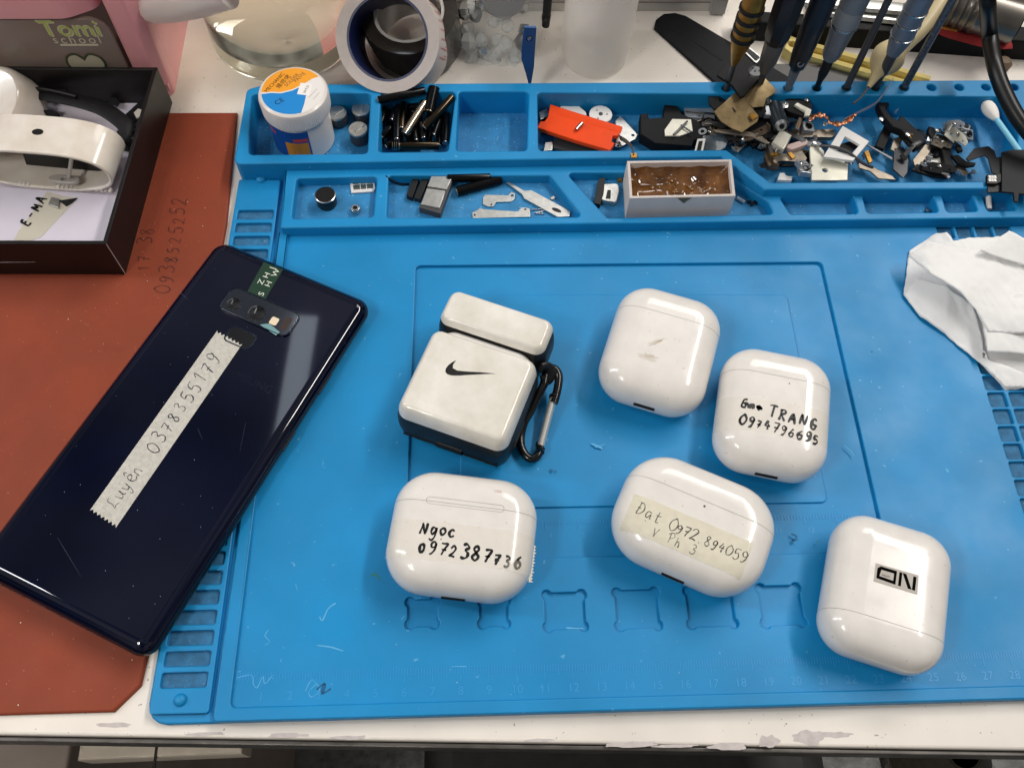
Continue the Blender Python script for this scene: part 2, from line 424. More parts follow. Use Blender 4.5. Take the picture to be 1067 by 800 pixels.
b = B(); p0, p1 = P(440, 800, -250), P(868, 800, -250)
b.plate(fillet([(p0.x, p0.y - 160), (p1.x, p1.y - 160), (p1.x, p1.y + 160), (p0.x, p0.y + 160)], 40, 8), [], -300, -250, 18); b.build("cushion", mat("black_vinyl", "262524", .6, var=.4, size=12, bump=.3, bsize=3), t, True)
b = B(); c = P(640, 800, -250); b.lathe([(18, -690), (18, -300)], 24, Matrix.Translation((c.x, c.y, 0))); b.lathe([(120, -700), (110, -688)], 32, Matrix.Translation((c.x, c.y, 0))); b.build("stem", M_edge, t, True)
t = T("lamp_clamp_knob", "dark cone shaped clamp knob with metal ring below the right table edge", "clamp knob", tuple(P(985, 795, -60)))
b = B(); c = P(985, 798, -60); b.lathe([(7, -42), (20, -60), (21, -64)], 32, Matrix.Translation((c.x, c.y + 4, 0))); b.build("cone", mat("dark_knurl", "3b352c", .5, var=.3, size=2, bump=.5, bsize=.8), t, True)
b = B(); b.lathe([(21.4, -64), (22.5, -66), (22.5, -70), (20, -71)], 32, Matrix.Translation((c.x, c.y + 4, 0))); b.lathe([(6, -110), (6, -42)], 16, Matrix.Translation((c.x, c.y + 4, 0))); b.build("ring", mat("steel", "b5b5b5", .25, 1.0), t, True)

# =================================================================== RED MAT
M_red = mat("red_rubber", "87391f", .7, var=.12, size=30, bump=.22, bsize=.9, specks="a5664f", speck_size=1.2, speck_amt=-.05, rvar=.06)
t = T("red_rubber_mat", "reddish brown rubber mat with faint inked digits, under the phone and the black box", "mat", (-80, 150, TZ))
pts = [(-260, P(0, 744, -2).y), P2([(118, 741)], -2)[0], P2([(146, 714)], -2)[0], P2([(163, 640)], -2)[0], (P(236, 232, -2).x, P(236, 232, -2).y), P2([(247, 117)], -2)[0], (-260, P(0, 117, -2).y)]
b = B(); b.plate(pts, [], TZ, -2.0, .9); b.build("rubber_sheet", M_red, t, True)
b = B(); ink = mat("faded_ink", "4a2118", .6)
M_ = lambda u, v, deg, z: Matrix.Translation(P(u, v, z)) @ Matrix.Rotation(math.radians(deg), 4, 'Z')
zf2 = lambda x, y: -2.0
def wr(body, u0, v0, u1, v1, h_, wd, z, m=None, zf=None, **k):
    p, q_ = P(u0, v0, z), P(u1, v1, z); d_ = q_ - p
    write(b, body, (p.x, p.y), math.atan2(d_.y, d_.x), h_, d_.length / max(1, len(body)), wd, zf or (lambda x, y: z), **k)
wr("0938525252", 178, 306, 196, 205, 6.0, .42, -2.0)
wr("17 38", 156, 282, 160, 236, 6.0, .35, -2.0)
b.build("inked_digits", ink, t, True)
M_crumb = mat("pale_crumb", "d9cfc4", .7)
b = B()
for i in range(20):
    u, v = random.choice([(random.uniform(10, 230), random.uniform(290, 420)), (random.uniform(160, 240), random.uniform(130, 260)), (random.uniform(5, 140), random.uniform(620, 735))])
    c = P(u, v, -2); r = random.uniform(.08, .26)
    b.box((c.x, c.y, -2 + r * .4), (r * 2, r * 1.4, r), rz=random.random() * 3)
o = b.build("dust_crumbs", M_crumb); o["kind"] = "stuff"; o["label"] = "pale crumbs and dust scattered on the red mat"; o["category"] = "dust"

# =================================================================== BLUE SILICONE MAT
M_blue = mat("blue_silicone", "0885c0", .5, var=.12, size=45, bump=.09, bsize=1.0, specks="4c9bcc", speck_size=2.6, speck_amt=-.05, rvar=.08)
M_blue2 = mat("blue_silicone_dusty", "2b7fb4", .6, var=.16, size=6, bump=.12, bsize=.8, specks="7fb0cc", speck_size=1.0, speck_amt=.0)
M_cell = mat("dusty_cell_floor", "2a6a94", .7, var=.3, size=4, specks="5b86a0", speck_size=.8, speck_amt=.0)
t = MATT = T("repair_mat", "blue silicone repair mat with compartments, grooves and a ruler along its front edge", "mat", (150, 150, TZ))
XR, XL = 372.0, -29.0
YF = 5.2
# base sheet
out = fillet([(XL - .5, YF), (XR, YF - .6), (XR, 228), (XR - 150, 228), (200, 244), (XL + 6.6, 245)], [7, 7, 1, 1, 1, 1])
b = B(); b.plate(out, [], TZ, -1.6, .8); b.build("base_sheet", M_blue, t, True)
# main sheet with recess, wells and square cells
TL, TR_, BR_, BL_ = (60.9, 194.6), (243.9, 194.0), (243.9, 59.6), (59.2, 61.2)
holes = [fillet([BL_, BR_, TR_, TL], 2.2, 5)]
def ear(x0, y0, x1, y1, r=2.0, n=10):
    out = []
    for cx, cy, a in ((x0, y0, 180), (x1, y0, 270), (x1, y1, 0), (x0, y1, 90)):
        for i in range(n + 1):
            th = math.radians(a - 60 + 210 * i / n); out.append((cx + r * math.cos(th), cy + r * math.sin(th)))
    return out
for x0, y0, x1, y1 in ((61.5, 37, 70.5, 45), (88, 36.5, 96.5, 44.8), (112, 34.7, 125, 46.3), (138.3, 34.3, 152.4, 46.6), (165, 34.4, 180.5, 46.6), (192.5, 34, 206, 46.8)):
    holes.append(ear(x0, y0, x1, y1))
for i in range(28):
    for j in range(4):
        y1 = 212.8 - i * 7.82 + .2
        y1 = 126.9 + (11 - i) * 7.82
        x0 = 301.6 + j * 9.1 - (i - 11) * -.02
        if i == 0 and j < 2 or True:
            if y1 - 6.6 > 62: holes.append(fillet([(x0, y1 - 6.7), (x0 + 7.4, y1 - 6.7), (x0 + 7.4, y1), (x0, y1)], .8, 3))
b = B(); b.plate([(-.6, 9.4), (XR - 6, 9.0), (XR - 6, 213), (2.6, 213)], holes, -1.6, 0.0, .45, seg=2); b.build("work_surface", M_blue, t, True)
b = B()
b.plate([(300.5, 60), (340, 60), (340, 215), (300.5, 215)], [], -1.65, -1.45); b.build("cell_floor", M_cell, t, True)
# raised pad inside the recess
b = B(); b.plate(fillet([(79.6, 81.0), (224.9, 80.4), (225.3, 177.2), (82.6, 179.6)], 2.4, 5), [], -1.7, -.75, .35); b.build("raised_pad", M_blue, t, True)
# frame around the work surface
b = B(); fr = [(-5.6, YF), (XR, YF - .6), (XR, 215), (XR - 6.5, 215), (XR - 6.5, 9.2), (-.1, 9.8), (3.5, 213), (-.9, 213)]
b.plate(fillet(fr, [1.6, 5, .2, .2, 1.6, 1.8, .2, .2]), [], TZ, 1.3, .6); b.build("frame", M_blue, t, True)
# left strip of small part cells
sl = lambda x, y: (x + (y - 20) * .0208, y)            # the strip leans with the mat's worn left edge
holes = []
def lx(y): return -25.6 + (y - 17) * .0235
for k_ in range(29):
    y = 17.0 + k_ * 7.28
    if 230 < y + 5 < 242: pass
    if y + 5.2 > 238: continue
    holes.append(fillet([(lx(y), y), (lx(y) + 16.2, y), (lx(y) + 16.4, y + 5.2), (lx(y) + .2, y + 5.2)], .9, 3))
o_ = [(lx(8) - 2.3, 8.4), (lx(8) + 18.3, 8.2), (lx(244) + 17.6, 243.5), (lx(244) - 2.0, 244)]
b = B(); b.plate(fillet(o_, 1.2, 4), holes, -1.7, .3, .5, seg=2); b.build("parts_strip", M_blue, t, True)
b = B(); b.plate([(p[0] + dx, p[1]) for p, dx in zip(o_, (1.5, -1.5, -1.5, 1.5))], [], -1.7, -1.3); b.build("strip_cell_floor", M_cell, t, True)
for u, v in ((188, 729), (272, 187)):
    c = P(u, v, .3); b = B(); b.lathe([(2.3, 0.25), (2.2, .8), (1.7, 1.5), (.9, 1.9), (.15, 2.0)], 20, Matrix.Translation((c.x, c.y, 0))); b.build("knob", M_blue, t, True)
# lower row of compartments
ZL = 6.0
def rl(xa, xb, ya, yb_):      # right hand low compartments end at the tall tray's front wall
    p, q = P(xa, ya, ZL), P(xb, ya, ZL); return [(p.x, p.y), (q.x, q.y), (q.x - .3, yb_), (p.x + .3, yb_)]
lh = [P2([(304, 228), (389, 226), (393, 184), (309, 186)], ZL),
      P2([(403, 227), (607, 226), (573, 183), (405, 183)], ZL),
      P2([(633, 227), (806, 223), (800, 210), (752, 180), (590, 180)], ZL),
      [P2([(824, 223)], ZL)[0], P2([(894, 222.5)], ZL)[0], (P(890, 205, ZL).x, 226.5), (P(812, 205, ZL).x, 226.5)],
      [P2([(904, 222)], ZL)[0], P2([(978, 221)], ZL)[0], (P(973, 205, ZL).x, 226.5), (P(899, 205, ZL).x, 226.5)],
      [P2([(987, 221)], ZL)[0], P2([(1019, 220)], ZL)[0], (P(1014, 205, ZL).x, 226.5), (P(982, 205, ZL).x, 226.5)],
      [P2([(1029, 220)], ZL)[0], P2([(1059, 219)], ZL)[0], (P(1054, 205, ZL).x, 226.5), (P(1024, 205, ZL).x, 226.5)]]
def lift_back(poly): return fillet(poly, 1.6, 4)
lo = [(P(292, 237, ZL).x, 211.4), (XR, 213.2), (XR, 228), (224, 228), (204, 246.4), (.2, 246.2)]
b = B(); b.plate(fillet(lo, [1, 3, .2, .2, .2, .2]), [lift_back(h) for h in lh], TZ, ZL, .8); b.build("front_tray", M_blue, t, True)
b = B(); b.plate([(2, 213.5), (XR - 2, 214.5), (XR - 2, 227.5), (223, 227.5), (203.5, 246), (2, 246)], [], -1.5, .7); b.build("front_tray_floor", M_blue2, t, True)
# tall back tray
ZT = 11.0
c4 = P2([(561, 157), (757, 156), (803, 190), (1049, 189)], ZT) + [P2([(1060, 160)], ZT)[0], P2([(1062, 118)], ZT)[0], P2([(1045, 101)], ZT)[0], P2([(560, 96.5)], ZT)[0]]
th = [P2([(259, 161), (383, 160), (386, 97), (262, 98)], ZT), P2([(394, 158.5), (467, 158), (475, 95.5), (397, 96)], ZT), P2([(475, 157.5), (549, 157), (551, 95.5), (478, 95.5)], ZT), c4]
zone = [P2([(244, 166)], ZT)[0], P2([(248, 171)], ZT)[0], P2([(752, 163)], ZT)[0], P2([(797, 197.5)], ZT)[0], (XR - 2, P(1050, 197, ZT).y), (XR - 2, 290), (XR - 10, 294), (-13, 293), P2([(257, 93)], ZT)[0]]
HOLES_X = [211.2, 227.0, 241.7, 255.9, 270.7, 285.1, 299.4, 313.2, 327.1, 340.6, 354.6]
hh = [fillet(h, 2.0, 4) for h in th] + [circ(2.1, 14, x, 289.1) for x in HOLES_X]
b = B(); b.plate(fillet(zone, [2, 2, .6, .6, 2, 6, 6, 7, 3]), hh, TZ, ZT, .8); b.build("tool_tray", M_blue, t, True)
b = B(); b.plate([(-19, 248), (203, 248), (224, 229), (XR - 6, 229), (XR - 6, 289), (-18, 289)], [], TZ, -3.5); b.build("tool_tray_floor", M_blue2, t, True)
# ruler in the front margin
b = B()
for i in range(0, 301):
    L_ = 5.0 if i % 10 == 0 else (3.6 if i % 5 == 0 else 2.4)
    b.box((i + .0, 21.5 - L_ / 2, .02), (.22, L_, .16))
for i in range(1, 30):
    put_text(b, str(i), 4.2, Matrix.Translation((i * 10, 13.2, .09)))
b.build("ruler_scale", mat("blue_silicone_mark", "2f93cf", .4), t, True)
b = B()
for i in range(0, 141):
    x = 62 + i * 1.27; L_ = 3.2 if i % 10 == 0 else 1.6
    b.box((x, 75.5 - L_ / 2, -1.5), (.2, L_, .2))
for i in range(0, 14): put_text(b, str(i), 3, Matrix.Translation((64 + i * 12.7, 69.5, -1.52)))
b.build("recess_scale", mat("blue_silicone_mark", "2f93cf", .4), t, True)
# pale scrawls and scuffs left on the silicone
zf0 = lambda x, y: 0.0
M_ps, M_ds, M_gs = mat("pale_scuff", "55a6d6", .7), mat("dark_scuff", "145a88", .7), mat("green_stain", "2c7f86", .7)
def scr(pts, wd, m=8, mt=None):
    b = B(); b.flat = True
    b.ribbon(smooth([(P(u, v, 0).x, P(u, v, 0).y) for u, v in pts], m), wd, zf0, .03 + random.random() * .01); b.build("scuff", mt or M_ps, MATT, True)
scr([(333, 642), (336, 646), (342, 634), (350, 628)], .5, mt=M_ps); scr([(418, 645), (422, 641)], .3, mt=M_ps)
scr([(280, 656), (276, 662), (281, 668), (276, 672)], .28, mt=M_ps); scr([(330, 672), (345, 674), (358, 678)], .55, mt=M_ps)
scr([(246, 706), (262, 703), (264, 712), (268, 716), (274, 704), (276, 712), (284, 703)], .28, mt=M_ps)
scr([(318, 720), (325, 708), (333, 718), (325, 726), (322, 720), (330, 712)], .28, mt=M_ps)
scr([(308, 608), (310, 615)], .3, mt=M_ps); scr([(616, 462), (628, 467)], .8, mt=M_ps); scr([(620, 466), (630, 463)], .5, mt=M_ps)
scr([(880, 464), (887, 470), (890, 475)], .35, mt=M_ps); scr([(986, 488), (988, 492)], .9, mt=M_ps); scr([(1000, 470), (1002, 471)], .4, mt=M_ps)
scr([(470, 694), (486, 694)], .3, mt=M_ps); scr([(590, 654), (608, 654.5)], .5, mt=M_ps)
scr([(573, 489), (576, 491)], .7, mt=M_ds); scr([(578, 490), (580, 492)], .4, mt=M_ds); scr([(824, 556), (830, 559), (826, 563), (831, 562)], .6, mt=M_ds); scr([(886, 246), (887, 247)], .6, mt=M_ds); scr([(908, 366), (909, 367)], .8, mt=M_ds)
scr([(330, 718), (338, 712), (336, 722), (345, 717)], .9, mt=M_ds)
scr([(386, 600), (392, 598), (396, 604)], 1.2, mt=M_gs); scr([(850, 566), (853, 563)], .4, mt=M_gs)
b = B()
for i in range(90):
    u, v = random.uniform(250, 1060), random.choice([random.uniform(240, 300), random.uniform(250, 700), random.uniform(600, 730)])
    c = P(u, v, 0); r = random.choice([.06, .08, .1, .15])
    b.box((c.x, c.y, r * .3), (r * 2, r * 1.5, r), rz=random.random() * 3)
for i in range(60):
    u, v = random.choice([(random.uniform(310, 385), random.uniform(190, 222)), (random.uniform(410, 580), random.uniform(185, 222)), (random.uniform(860, 1040), random.uniform(130, 185)), (random.uniform(480, 545), random.uniform(120, 155)), (random.uniform(260, 290), random.uniform(130, 158))])
    z = -3.5 if v < 160 or u > 860 else .7
    c = P(u, v, z); r = random.choice([.07, .1, .16])
    b.box((c.x, c.y, z + r * .3), (r * 2, r * 1.5, r), rz=random.random() * 3)
o = b.build("silicone_dust", mat("dust_pale", "b9d3e2", .8)); o["kind"] = "stuff"; o["label"] = "tiny pale dust specks on the blue mat"; o["category"] = "dust"

# =================================================================== EARBUD CASES
def rings(b, w_, h_, T_, rc, R, n, t0=-90, t1=90, K=20, z0=0.0, cap0=True, cap1=True, nc=12):
    vs = []; fs = []; N = None
    for k_ in range(K + 1):
        a = math.radians(t0 + (t1 - t0) * k_ / K); c = max(0.0, math.cos(a)) ** (2 / n); s = math.copysign(abs(math.sin(a)) ** (2 / n), a)
        ins = R * (1 - c); L_ = rrect(w_ - 2 * ins, h_ - 2 * ins, max(rc - ins, .8), nc)
        N = len(L_); vs += [(x, y, z0 + T_ / 2 + T_ / 2 * s) for x, y in L_]
    for k_ in range(K):
        for i in range(N):
            a, b_ = k_ * N + i, k_ * N + (i + 1) % N; fs.append((a, b_, b_ + N, a + N))
    if cap0: o1 = len(vs); vs += vs[:N]; fs.append(tuple(o1 + i for i in range(N))[::-1])
    if cap1: o1 = len(vs); vs += vs[K * N:K * N + N]; fs.append(tuple(o1 + i for i in range(N)))
    b.add(vs, fs)
def height(w_, h_, T_, rc, R, n, z0=0.0):
    def f(x, y):
        qx, qy = abs(x) - (w_ / 2 - rc), abs(y) - (h_ / 2 - rc)
        d = rc - (math.hypot(max(qx, 0), max(qy, 0)) + min(max(qx, qy), 0))
        if d >= R: return z0 + T_
        c = max(0, min(1, 1 - d / R)); return z0 + T_ / 2 + T_ / 2 * (1 - c ** n) ** (1 / n)
    return f
def cut(src, y, keep_above):
    bm = bmesh.new(); vs = [bm.verts.new(v) for v in src.v]
    for f in src.f:
        try: bm.faces.new([vs[i] for i in f])
        except ValueError: pass
    cap_n = None
    r = bmesh.ops.bisect_plane(bm, geom=bm.verts[:] + bm.edges[:] + bm.faces[:], plane_co=(0, y, 0), plane_no=(0, 1, 0), clear_inner=keep_above, clear_outer=not keep_above)
    ed = [g for g in r['geom_cut'] if isinstance(g, bmesh.types.BMEdge)]
    bmesh.ops.edgeloop_fill(bm, edges=ed)
    o = B(); bm.verts.index_update(); o.v = [tuple(v.co) for v in bm.verts]; o.f = [tuple(v.index for v in f.verts) for f in bm.faces]; o.mi = [0] * len(o.f)
    bm.free(); return o
M_pod = mat("white_gloss_plastic", "e5e0da", .18, spec=.5, var=.04, size=7, specks="d9d0c4", speck_size=2.4, speck_amt=-.035, coat=.3, rvar=.05, sss=.15)
M_seam = mat("seam_grey", "8d847b", .6)
M_dark = mat("near_black", "0d0c0c", .5)
M_ink = mat("black_marker", "0b0a0b", .45)
M_pen = mat("grey_pen", "4a4641", .6)
M_steel = mat("steel", "a8a8a8", .25, 1.0)
M_brushed = mat("brushed_steel", "c6c6c2", .4, 1.0, var=.15, size=3, bump=.1, bsize=.5)
def pod(label, x, y, deg, dims, seam, z0=0.0, port=-1, R=12.0, n=2.3):
    w_, h_, T_, rc = dims
    t = T("earbud_case", label, "earbud case", (x, y, z0), math.radians(deg), "white earbud charging cases on the blue mat")
    s = B(); rings(s, w_, h_, T_, rc, R, n)
    lid_up = seam > 0
    cut(s, seam + .07, lid_up).build("lid" if True else "", M_pod, t, sharp=60) if lid_up else cut(s, seam - .07, False).build("lid", M_pod, t, sharp=60)
    (cut(s, seam - .07, False) if lid_up else cut(s, seam + .07, True)).build("shell", M_pod, t, sharp=60)
    g = B(); rings(g, w_ - .5, h_ - .5, T_ - .5, rc, R, n, z0=.25); c_ = B()
    g2 = cut(cut(g, seam + 1, False), seam - 1, True); g2.build("seam", M_seam, t, sharp=60)
    f = height(w_, h_, T_, rc, R, n)
    if port:
        b = B(); yy = port * (h_ / 2)
        b.tube([(-4.3, yy + .9, T_ * .5), (4.3, yy + .9, T_ * .5)], (1.5, 1.25), 16); b.build("charging_port", M_dark, t)
        b = B(); b.tube([(-4.0, yy + .4, T_ * .5 - .55), (4.0, yy + .4, T_ * .5 - .55)], .45, 8); b.build("port_rim", M_steel, t)
    return t, f
D_std = (44.2, 53.3, 21.3, 13.6)
# A: plain, dirty, upper middle
tA, fA = pod("plain white earbud case with a brown smudge and no writing", 163.0, 143.5, -19.8, D_std, 11.6, -.75)
def smear(cx, cy, l_, w_, ang, k_):
    b = B(); b.flat = True; L_ = []
    for i in range(20):
        th = math.pi * i / 10; r = random.uniform(.65, 1.2); x_, y_ = l_ * r * math.cos(th), w_ * r * math.sin(th)
        x2, y2 = cx + x_ * math.cos(ang) - y_ * math.sin(ang), cy + x_ * math.sin(ang) + y_ * math.cos(ang); L_.append((x2, y2, fA(x2, y2) + .02 + .004 * k_))
    b.add(L_, [tuple(range(20))]); b.build("smudge", mat("brown_smudge", "b59f78", .5, alpha=.14), tA)
for k_, q in enumerate(((-2.4, -2.4, 4.6, 1.0, .75), (-2.6, -2.8, 3.0, .7, .8), (-1.6, -1.6, 1.6, .5, .7), (-4.2, -10.4, 4.2, 1.8, .1), (-3.6, -9.8, 2.2, .8, .3), (4.2, 1.2, .4, .3, 0), (2.4, -5.0, .3, .25, 0), (-8.6, 9.6, .35, .3, 0))): smear(*q, k_)
# B
tB, fB = pod("white earbud case with TRANG and 0974796695 inked on clear tape", 204.9, 113.9, -14, D_std, 12.0, -.75)
# C
D_c = (53.6, 46.0, 21.4, 15.0)
tC, fC = pod("wide white earbud case marked Ngoc 0972387736 in bold black ink", 81.1, 66.1, -8.6, D_c, 8.6, 0)
# D
D_d = (58.6, 43.6, 21.7, 17.0)
tD, fD = pod("widest white earbud case with a cream paper tape strip and grey pencil digits", 167.0, 68.4, -26.0, D_d, 6.6, 0)
# E
tE, fE = pod("white earbud case turned lid down with a small ON logo sticker", 234.0, 41.4, -19.5, (43.4, 53.0, 21.3, 12.5), -13.6, 0, port=0)

M_clear = mat("clear_tape", "efe8d8", .25, alpha=.17, bump=.15, bsize=3)
M_cream = mat("cream_paper_tape", "e6dfca", .6, alpha=.8, var=.06, size=3, bump=.3, bsize=.7)
def band(t, dims, ya, yb, name, m, skew=0.0, x_from=None, x_to=None, lift=.07, R=12.0, n=2.3):
    w_, h_, T_, rc = dims; pr = []
    for k_ in range(13):
        a = math.radians(8 + 82 * k_ / 12); c = math.cos(a) ** (2 / n); s = math.sin(a) ** (2 / n)
        pr.append((w_ / 2 - R * (1 - c) + lift * c, T_ / 2 + T_ / 2 * s + lift * s))
    sec = [(x, z) for x, z in pr] + [(-x, z) for x, z in pr[::-1]]
    b = B(); b.grid(lambda u, v: (sec[round(u * (len(sec) - 1))][0], ya + (yb - ya) * v + skew * sec[round(u * (len(sec) - 1))][0], sec[round(u * (len(sec) - 1))][1]), len(sec) - 1, 4)
    o = b.build(name, m, t); o["label"] = "clear tape wrapped over the case" ; return o
# B tape and writing
tp = band(tB, D_std, -14.2, .4, "tape", M_clear, .03)
b = B(); lf = .10
write(b, "Emx", (-14.6, -4.6), math.radians(-4), 3.4, 2.9, .85, fB, lift=lf); write(b, "xmx", (-13.6, -4.2), math.radians(-6), 3.2, 2.4, .9, fB, lift=lf)
write(b, "TRANG", (-4.2, -6.6), math.radians(-5), 4.6, 4.05, .85, fB, lift=lf)
write(b, "0974796695", (-14.6, -12.0), math.radians(-3.5), 3.9, 3.15, .75, fB, lift=lf)
b.build("handwriting", M_ink, tp)
# C tape and writing, with the serrated tape end standing off the side
tp = band(tC, D_c, -13.2, 1.2, "tape", M_clear, .0)
b = B(); write(b, "Ngoc", (-14.8, -3.9), math.radians(0), 4.6, 3.4, .8, fC, lift=lf)
write(b, "0972387736", (-14.0, -10.9), math.radians(-1.5), 4.5, 3.8, .85, fC, lift=lf, grow=[.75, 1, 1, 1, 1.05, 1.25, 1, 1, .95, .9])
b.build("handwriting", M_ink, tp)
b = B(); L_ = [(26.2, -13.2)]
for i in range(12): L_ += [(27.6 + .3 * (i % 3 == 0), -13.2 + i * 1.2 + .25), (26.9, -13.2 + i * 1.2 + .8)]
L_ += [(26.2, 1.2)]
b.plate(L_, [], 8.6, 8.72); b.build("serrated_end", mat("tape_edge", "eee6d4", .5), tp)
b = B(); L_ = rrect(28.5, 2.6, 1.3, 6, 0, 8.9); 
b.ribbon(L_ + L_[:1], .16, fC, .05); b.build("hinge_outline", M_seam, tC)
b = B(); put_text(b, "USA", 1.5, Matrix.Translation((11.2, 15.6, 0)) @ Matrix.Rotation(.0, 4, 'Z'), fn=lambda v: Vector((v.x, v.y, fC(v.x, v.y) + .03))); b.build("print", mat("faint_print", "c98f78", .6), tC)
# D tape
b = B()
def dt(u, v):
    x = -24.2 + 45.6 * u; x += (0.35 if (round(v * 28) % 2) else -.35) * (1 if u < .01 else 0) + (0.3 if (round(v * 28) % 2) else -.3) * (1 if u > .99 else 0)
    y = -15.2 + 14.0 * v - .0 * u; return (x, y, fD(x, y) + .09)
b.grid(dt, 60, 28); tp = b.build("tape", M_cream, tD); tp["label"] = "cream paper tape strip with faint pencil digits"
b = B(); lf = .14
write(b, "Dat", (-21.5, -8.2), math.radians(-3), 4.6, 3.4, .32, fD, lift=lf)
write(b, "0972.894059", (-8.6, -9.3), math.radians(-1.0), 4.3, 2.7, .36, fD, lift=lf); write(b, "V Ph 3", (-13.2, -14.0), math.radians(0), 3.6, 2.9, .26, fD, lift=lf)
b.build("handwriting", M_pen, tp)
b = B(); b.lathe([(.45, 21.70), (.45, 21.74)], 12, Matrix.Translation((.9, 4.6, 0))); b.build("status_light", mat("dark_dot", "4a3d33", .4), tD)
b = B(); b.lathe([(.3, 21.30), (.3, 21.35)], 10, Matrix.Translation((3.2, 9.5, 0))); b.build("status_light", mat("dark_dot", "4a3d33", .4), tB)
# E sticker
b = B(); b.plate([(-7.8, -.9), (7.6, -.9), (7.4, 6.3), (-7.8, 6.0)], [], 21.3, 21.36); st = b.build("sticker", mat("silver_sticker", "a79e95", .4), tE)
b = B(); z1, z2 = 21.36, 21.4
b.plate([(-7.0, .6), (-.2, .3), (-.2, 5.4), (-5.9, 5.4), (-7.0, 4.4)], [[(-6.0, 1.7), (-1.1, 1.5), (-1.1, 4.2), (-5.6, 4.2)]], z1, z2)
b.plate([(.7, .3), (1.7, .3), (1.7, 5.4), (.7, 5.4)], [], z1, z2); b.plate([(5.6, .3), (6.7, .3), (6.7, 5.4), (5.6, 5.4)], [], z1, z2)
b.plate([(1.8, 5.4), (3.1, 5.4), (5.5, .3), (4.2, .3)], [], z1, z2)
put_text(b, "vision", 1.25, Matrix.Translation((-3.9, 2.5, z2)), 1.0)
b.build("logo", mat("flat_ink", "060606", .9, spec=.1), st)
b = B(); b.lathe([(.7, 0), (.7, .5), (.3, .8)], 12, Matrix.Translation((21.85, -6.5, 10.6)) @ Matrix.Rotation(math.pi / 2, 4, 'Y')); b.build("setup_button", M_dark, tE)

# =================================================================== NIKE-MARKED CASE WITH CARABINER
M_rub = mat("black_rubber", "151515", .42, var=.2, size=4)
M_dirty = mat("dirty_white_shell", "eae6de", .16, var=.06, size=15, var2="d6d0c3", coat=.3, bump=.06, bsize=1.2, rvar=.1)
a_ = math.radians(-22.0)
t = TN = T("covered_earbud_case", "scuffed white and black earbud case cover with a swoosh and its lid ajar", "earbud case", (84.0, 122.2, -.75), a_)
W2, H2 = 45.5, 40.0
b = B(); rings(b, W2 + 1.6, H2 + 1.6, 24.5, 5.8, 4.6, 2.0, -90, 60, 14, cap1=True); b.build("rubber_body", M_rub, t, sharp=50)
b = B(); rings(b, W2, H2, 19.0, 5.0, 3.6, 2.2, -5, 90, 12, z0=7.3); b.build("front_shell", M_dirty, t, sharp=50)
b = B(); b.tube([(-5.2, -H2 / 2 - .6, 8.5), (5.2, -H2 / 2 - .6, 8.5)], (1.2, 2.3), 16); b.build("port_cutout", M_dark, t)
b = B(); b.tube([(-W2/2 - .6, -10, 6.6), (-W2/2 + 3, -H2/2 - .5, 6.6), (W2/2 - 3, -H2/2 - .5, 6.6), (W2/2 + .6, -10, 6.6), (W2/2 + .6, 12, 6.6)], .35, 6); b.build("body_ridge", M_dark, t)
# inner white bud case showing in the gap
b = B(); rings(b, 42.5, 20, 20.5, 8.5, 7, 2.2, z0=2.0); b.v = [(x, y + H2 / 2 - 5.0, z) for x, y, z in b.v]; b.build("inner_case", M_pod, t, sharp=60)
# lid
LY = H2 / 2 + 3.0
b = B(); rings(b, W2 + 1.6, 18.6, 23.5, 5.5, 4.0, 2.2, -90, 60, 14); b.v = [(x, y + LY + 8.2, z) for x, y, z in b.v]; lid = b.build("lid", M_rub, t, sharp=50)
b = B(); rings(b, W2 + .6, 17.8, 18.4, 5.0, 3.4, 2.2, 38, 90, 10, z0=7.0); b.v = [(x, y + LY + 8.3, z) for x, y, z in b.v]; b.build("lid_shell", M_dirty, lid, sharp=50)
# swoosh
def ZPX(pts, z): return [(P(400 + x / 4, 290 + y / 4, z)) for x, y in pts]
sw = [(465, 397), (400, 391), (340, 388), (305, 384), (287, 374), (288, 360), (301, 341), (284, 350), (268, 362), (258, 376), (256, 388), (263, 398), (280, 404), (310, 405), (350, 402), (410, 399)]
b = B(); q = ZPX(sw, 25.6); b.plate([(p.x, p.y) for p in q], [], 25.56, 25.66); b.build("swoosh", M_ink, t, True)
# carabiner
M_cb = mat("black_enamel", "0e0e10", .18, spec=.6)
b = B(); cz = 6.5
pth = [(571, 396), (579, 389), (584, 398), (583, 410), (579, 422)]
tc_ = T("carabiner", "black carabiner clip with a silver gate hooked to the case cover", "carabiner", tuple(P(560, 440, cz)))
lo_ = [P(u, v, z) for u, v, z in ((567, 400, 9), (570, 387, 10), (577, 384, 10), (582, 391, 9.5), (581, 405, 8.5), (577, 420, 7.5))]
b.tube(smooth(lo_, 6), 1.75, 12)
lo2 = [P(u, v, z) for u, v, z in ((568, 398, 9), (562, 410, 8), (553, 428, 6), (546, 440, 4.5), (542.5, 455, 3), (544, 468, 2.4), (551, 477, 2.2), (559, 476, 2.2), (564, 466, 2.4))]
b.tube(smooth(lo2, 6), 1.75, 12); b.build("hook", M_cb, tc_, True)
b = B(); b.tube([P(577, 413, 7.8), P(570, 439, 5), P(563.5, 464, 2.6)], 1.55, 14); b.build("gate", mat("bright_gate", "d8d8d4", .35, metal=.75), tc_, True)
b = B(); b.lathe([(1.9, -.8), (1.9, .8)], 16, Matrix.Translation(P(577, 414, 7.8)) @ Matrix.Rotation(1.2, 4, 'X')); b.lathe([(1.7, -2.4), (1.7, 2.4)], 16, Matrix.Translation(P(562.5, 467, 2.5)) @ Matrix.Rotation(1.2, 4, 'X')); b.build("pivot", M_cb, tc_, True)
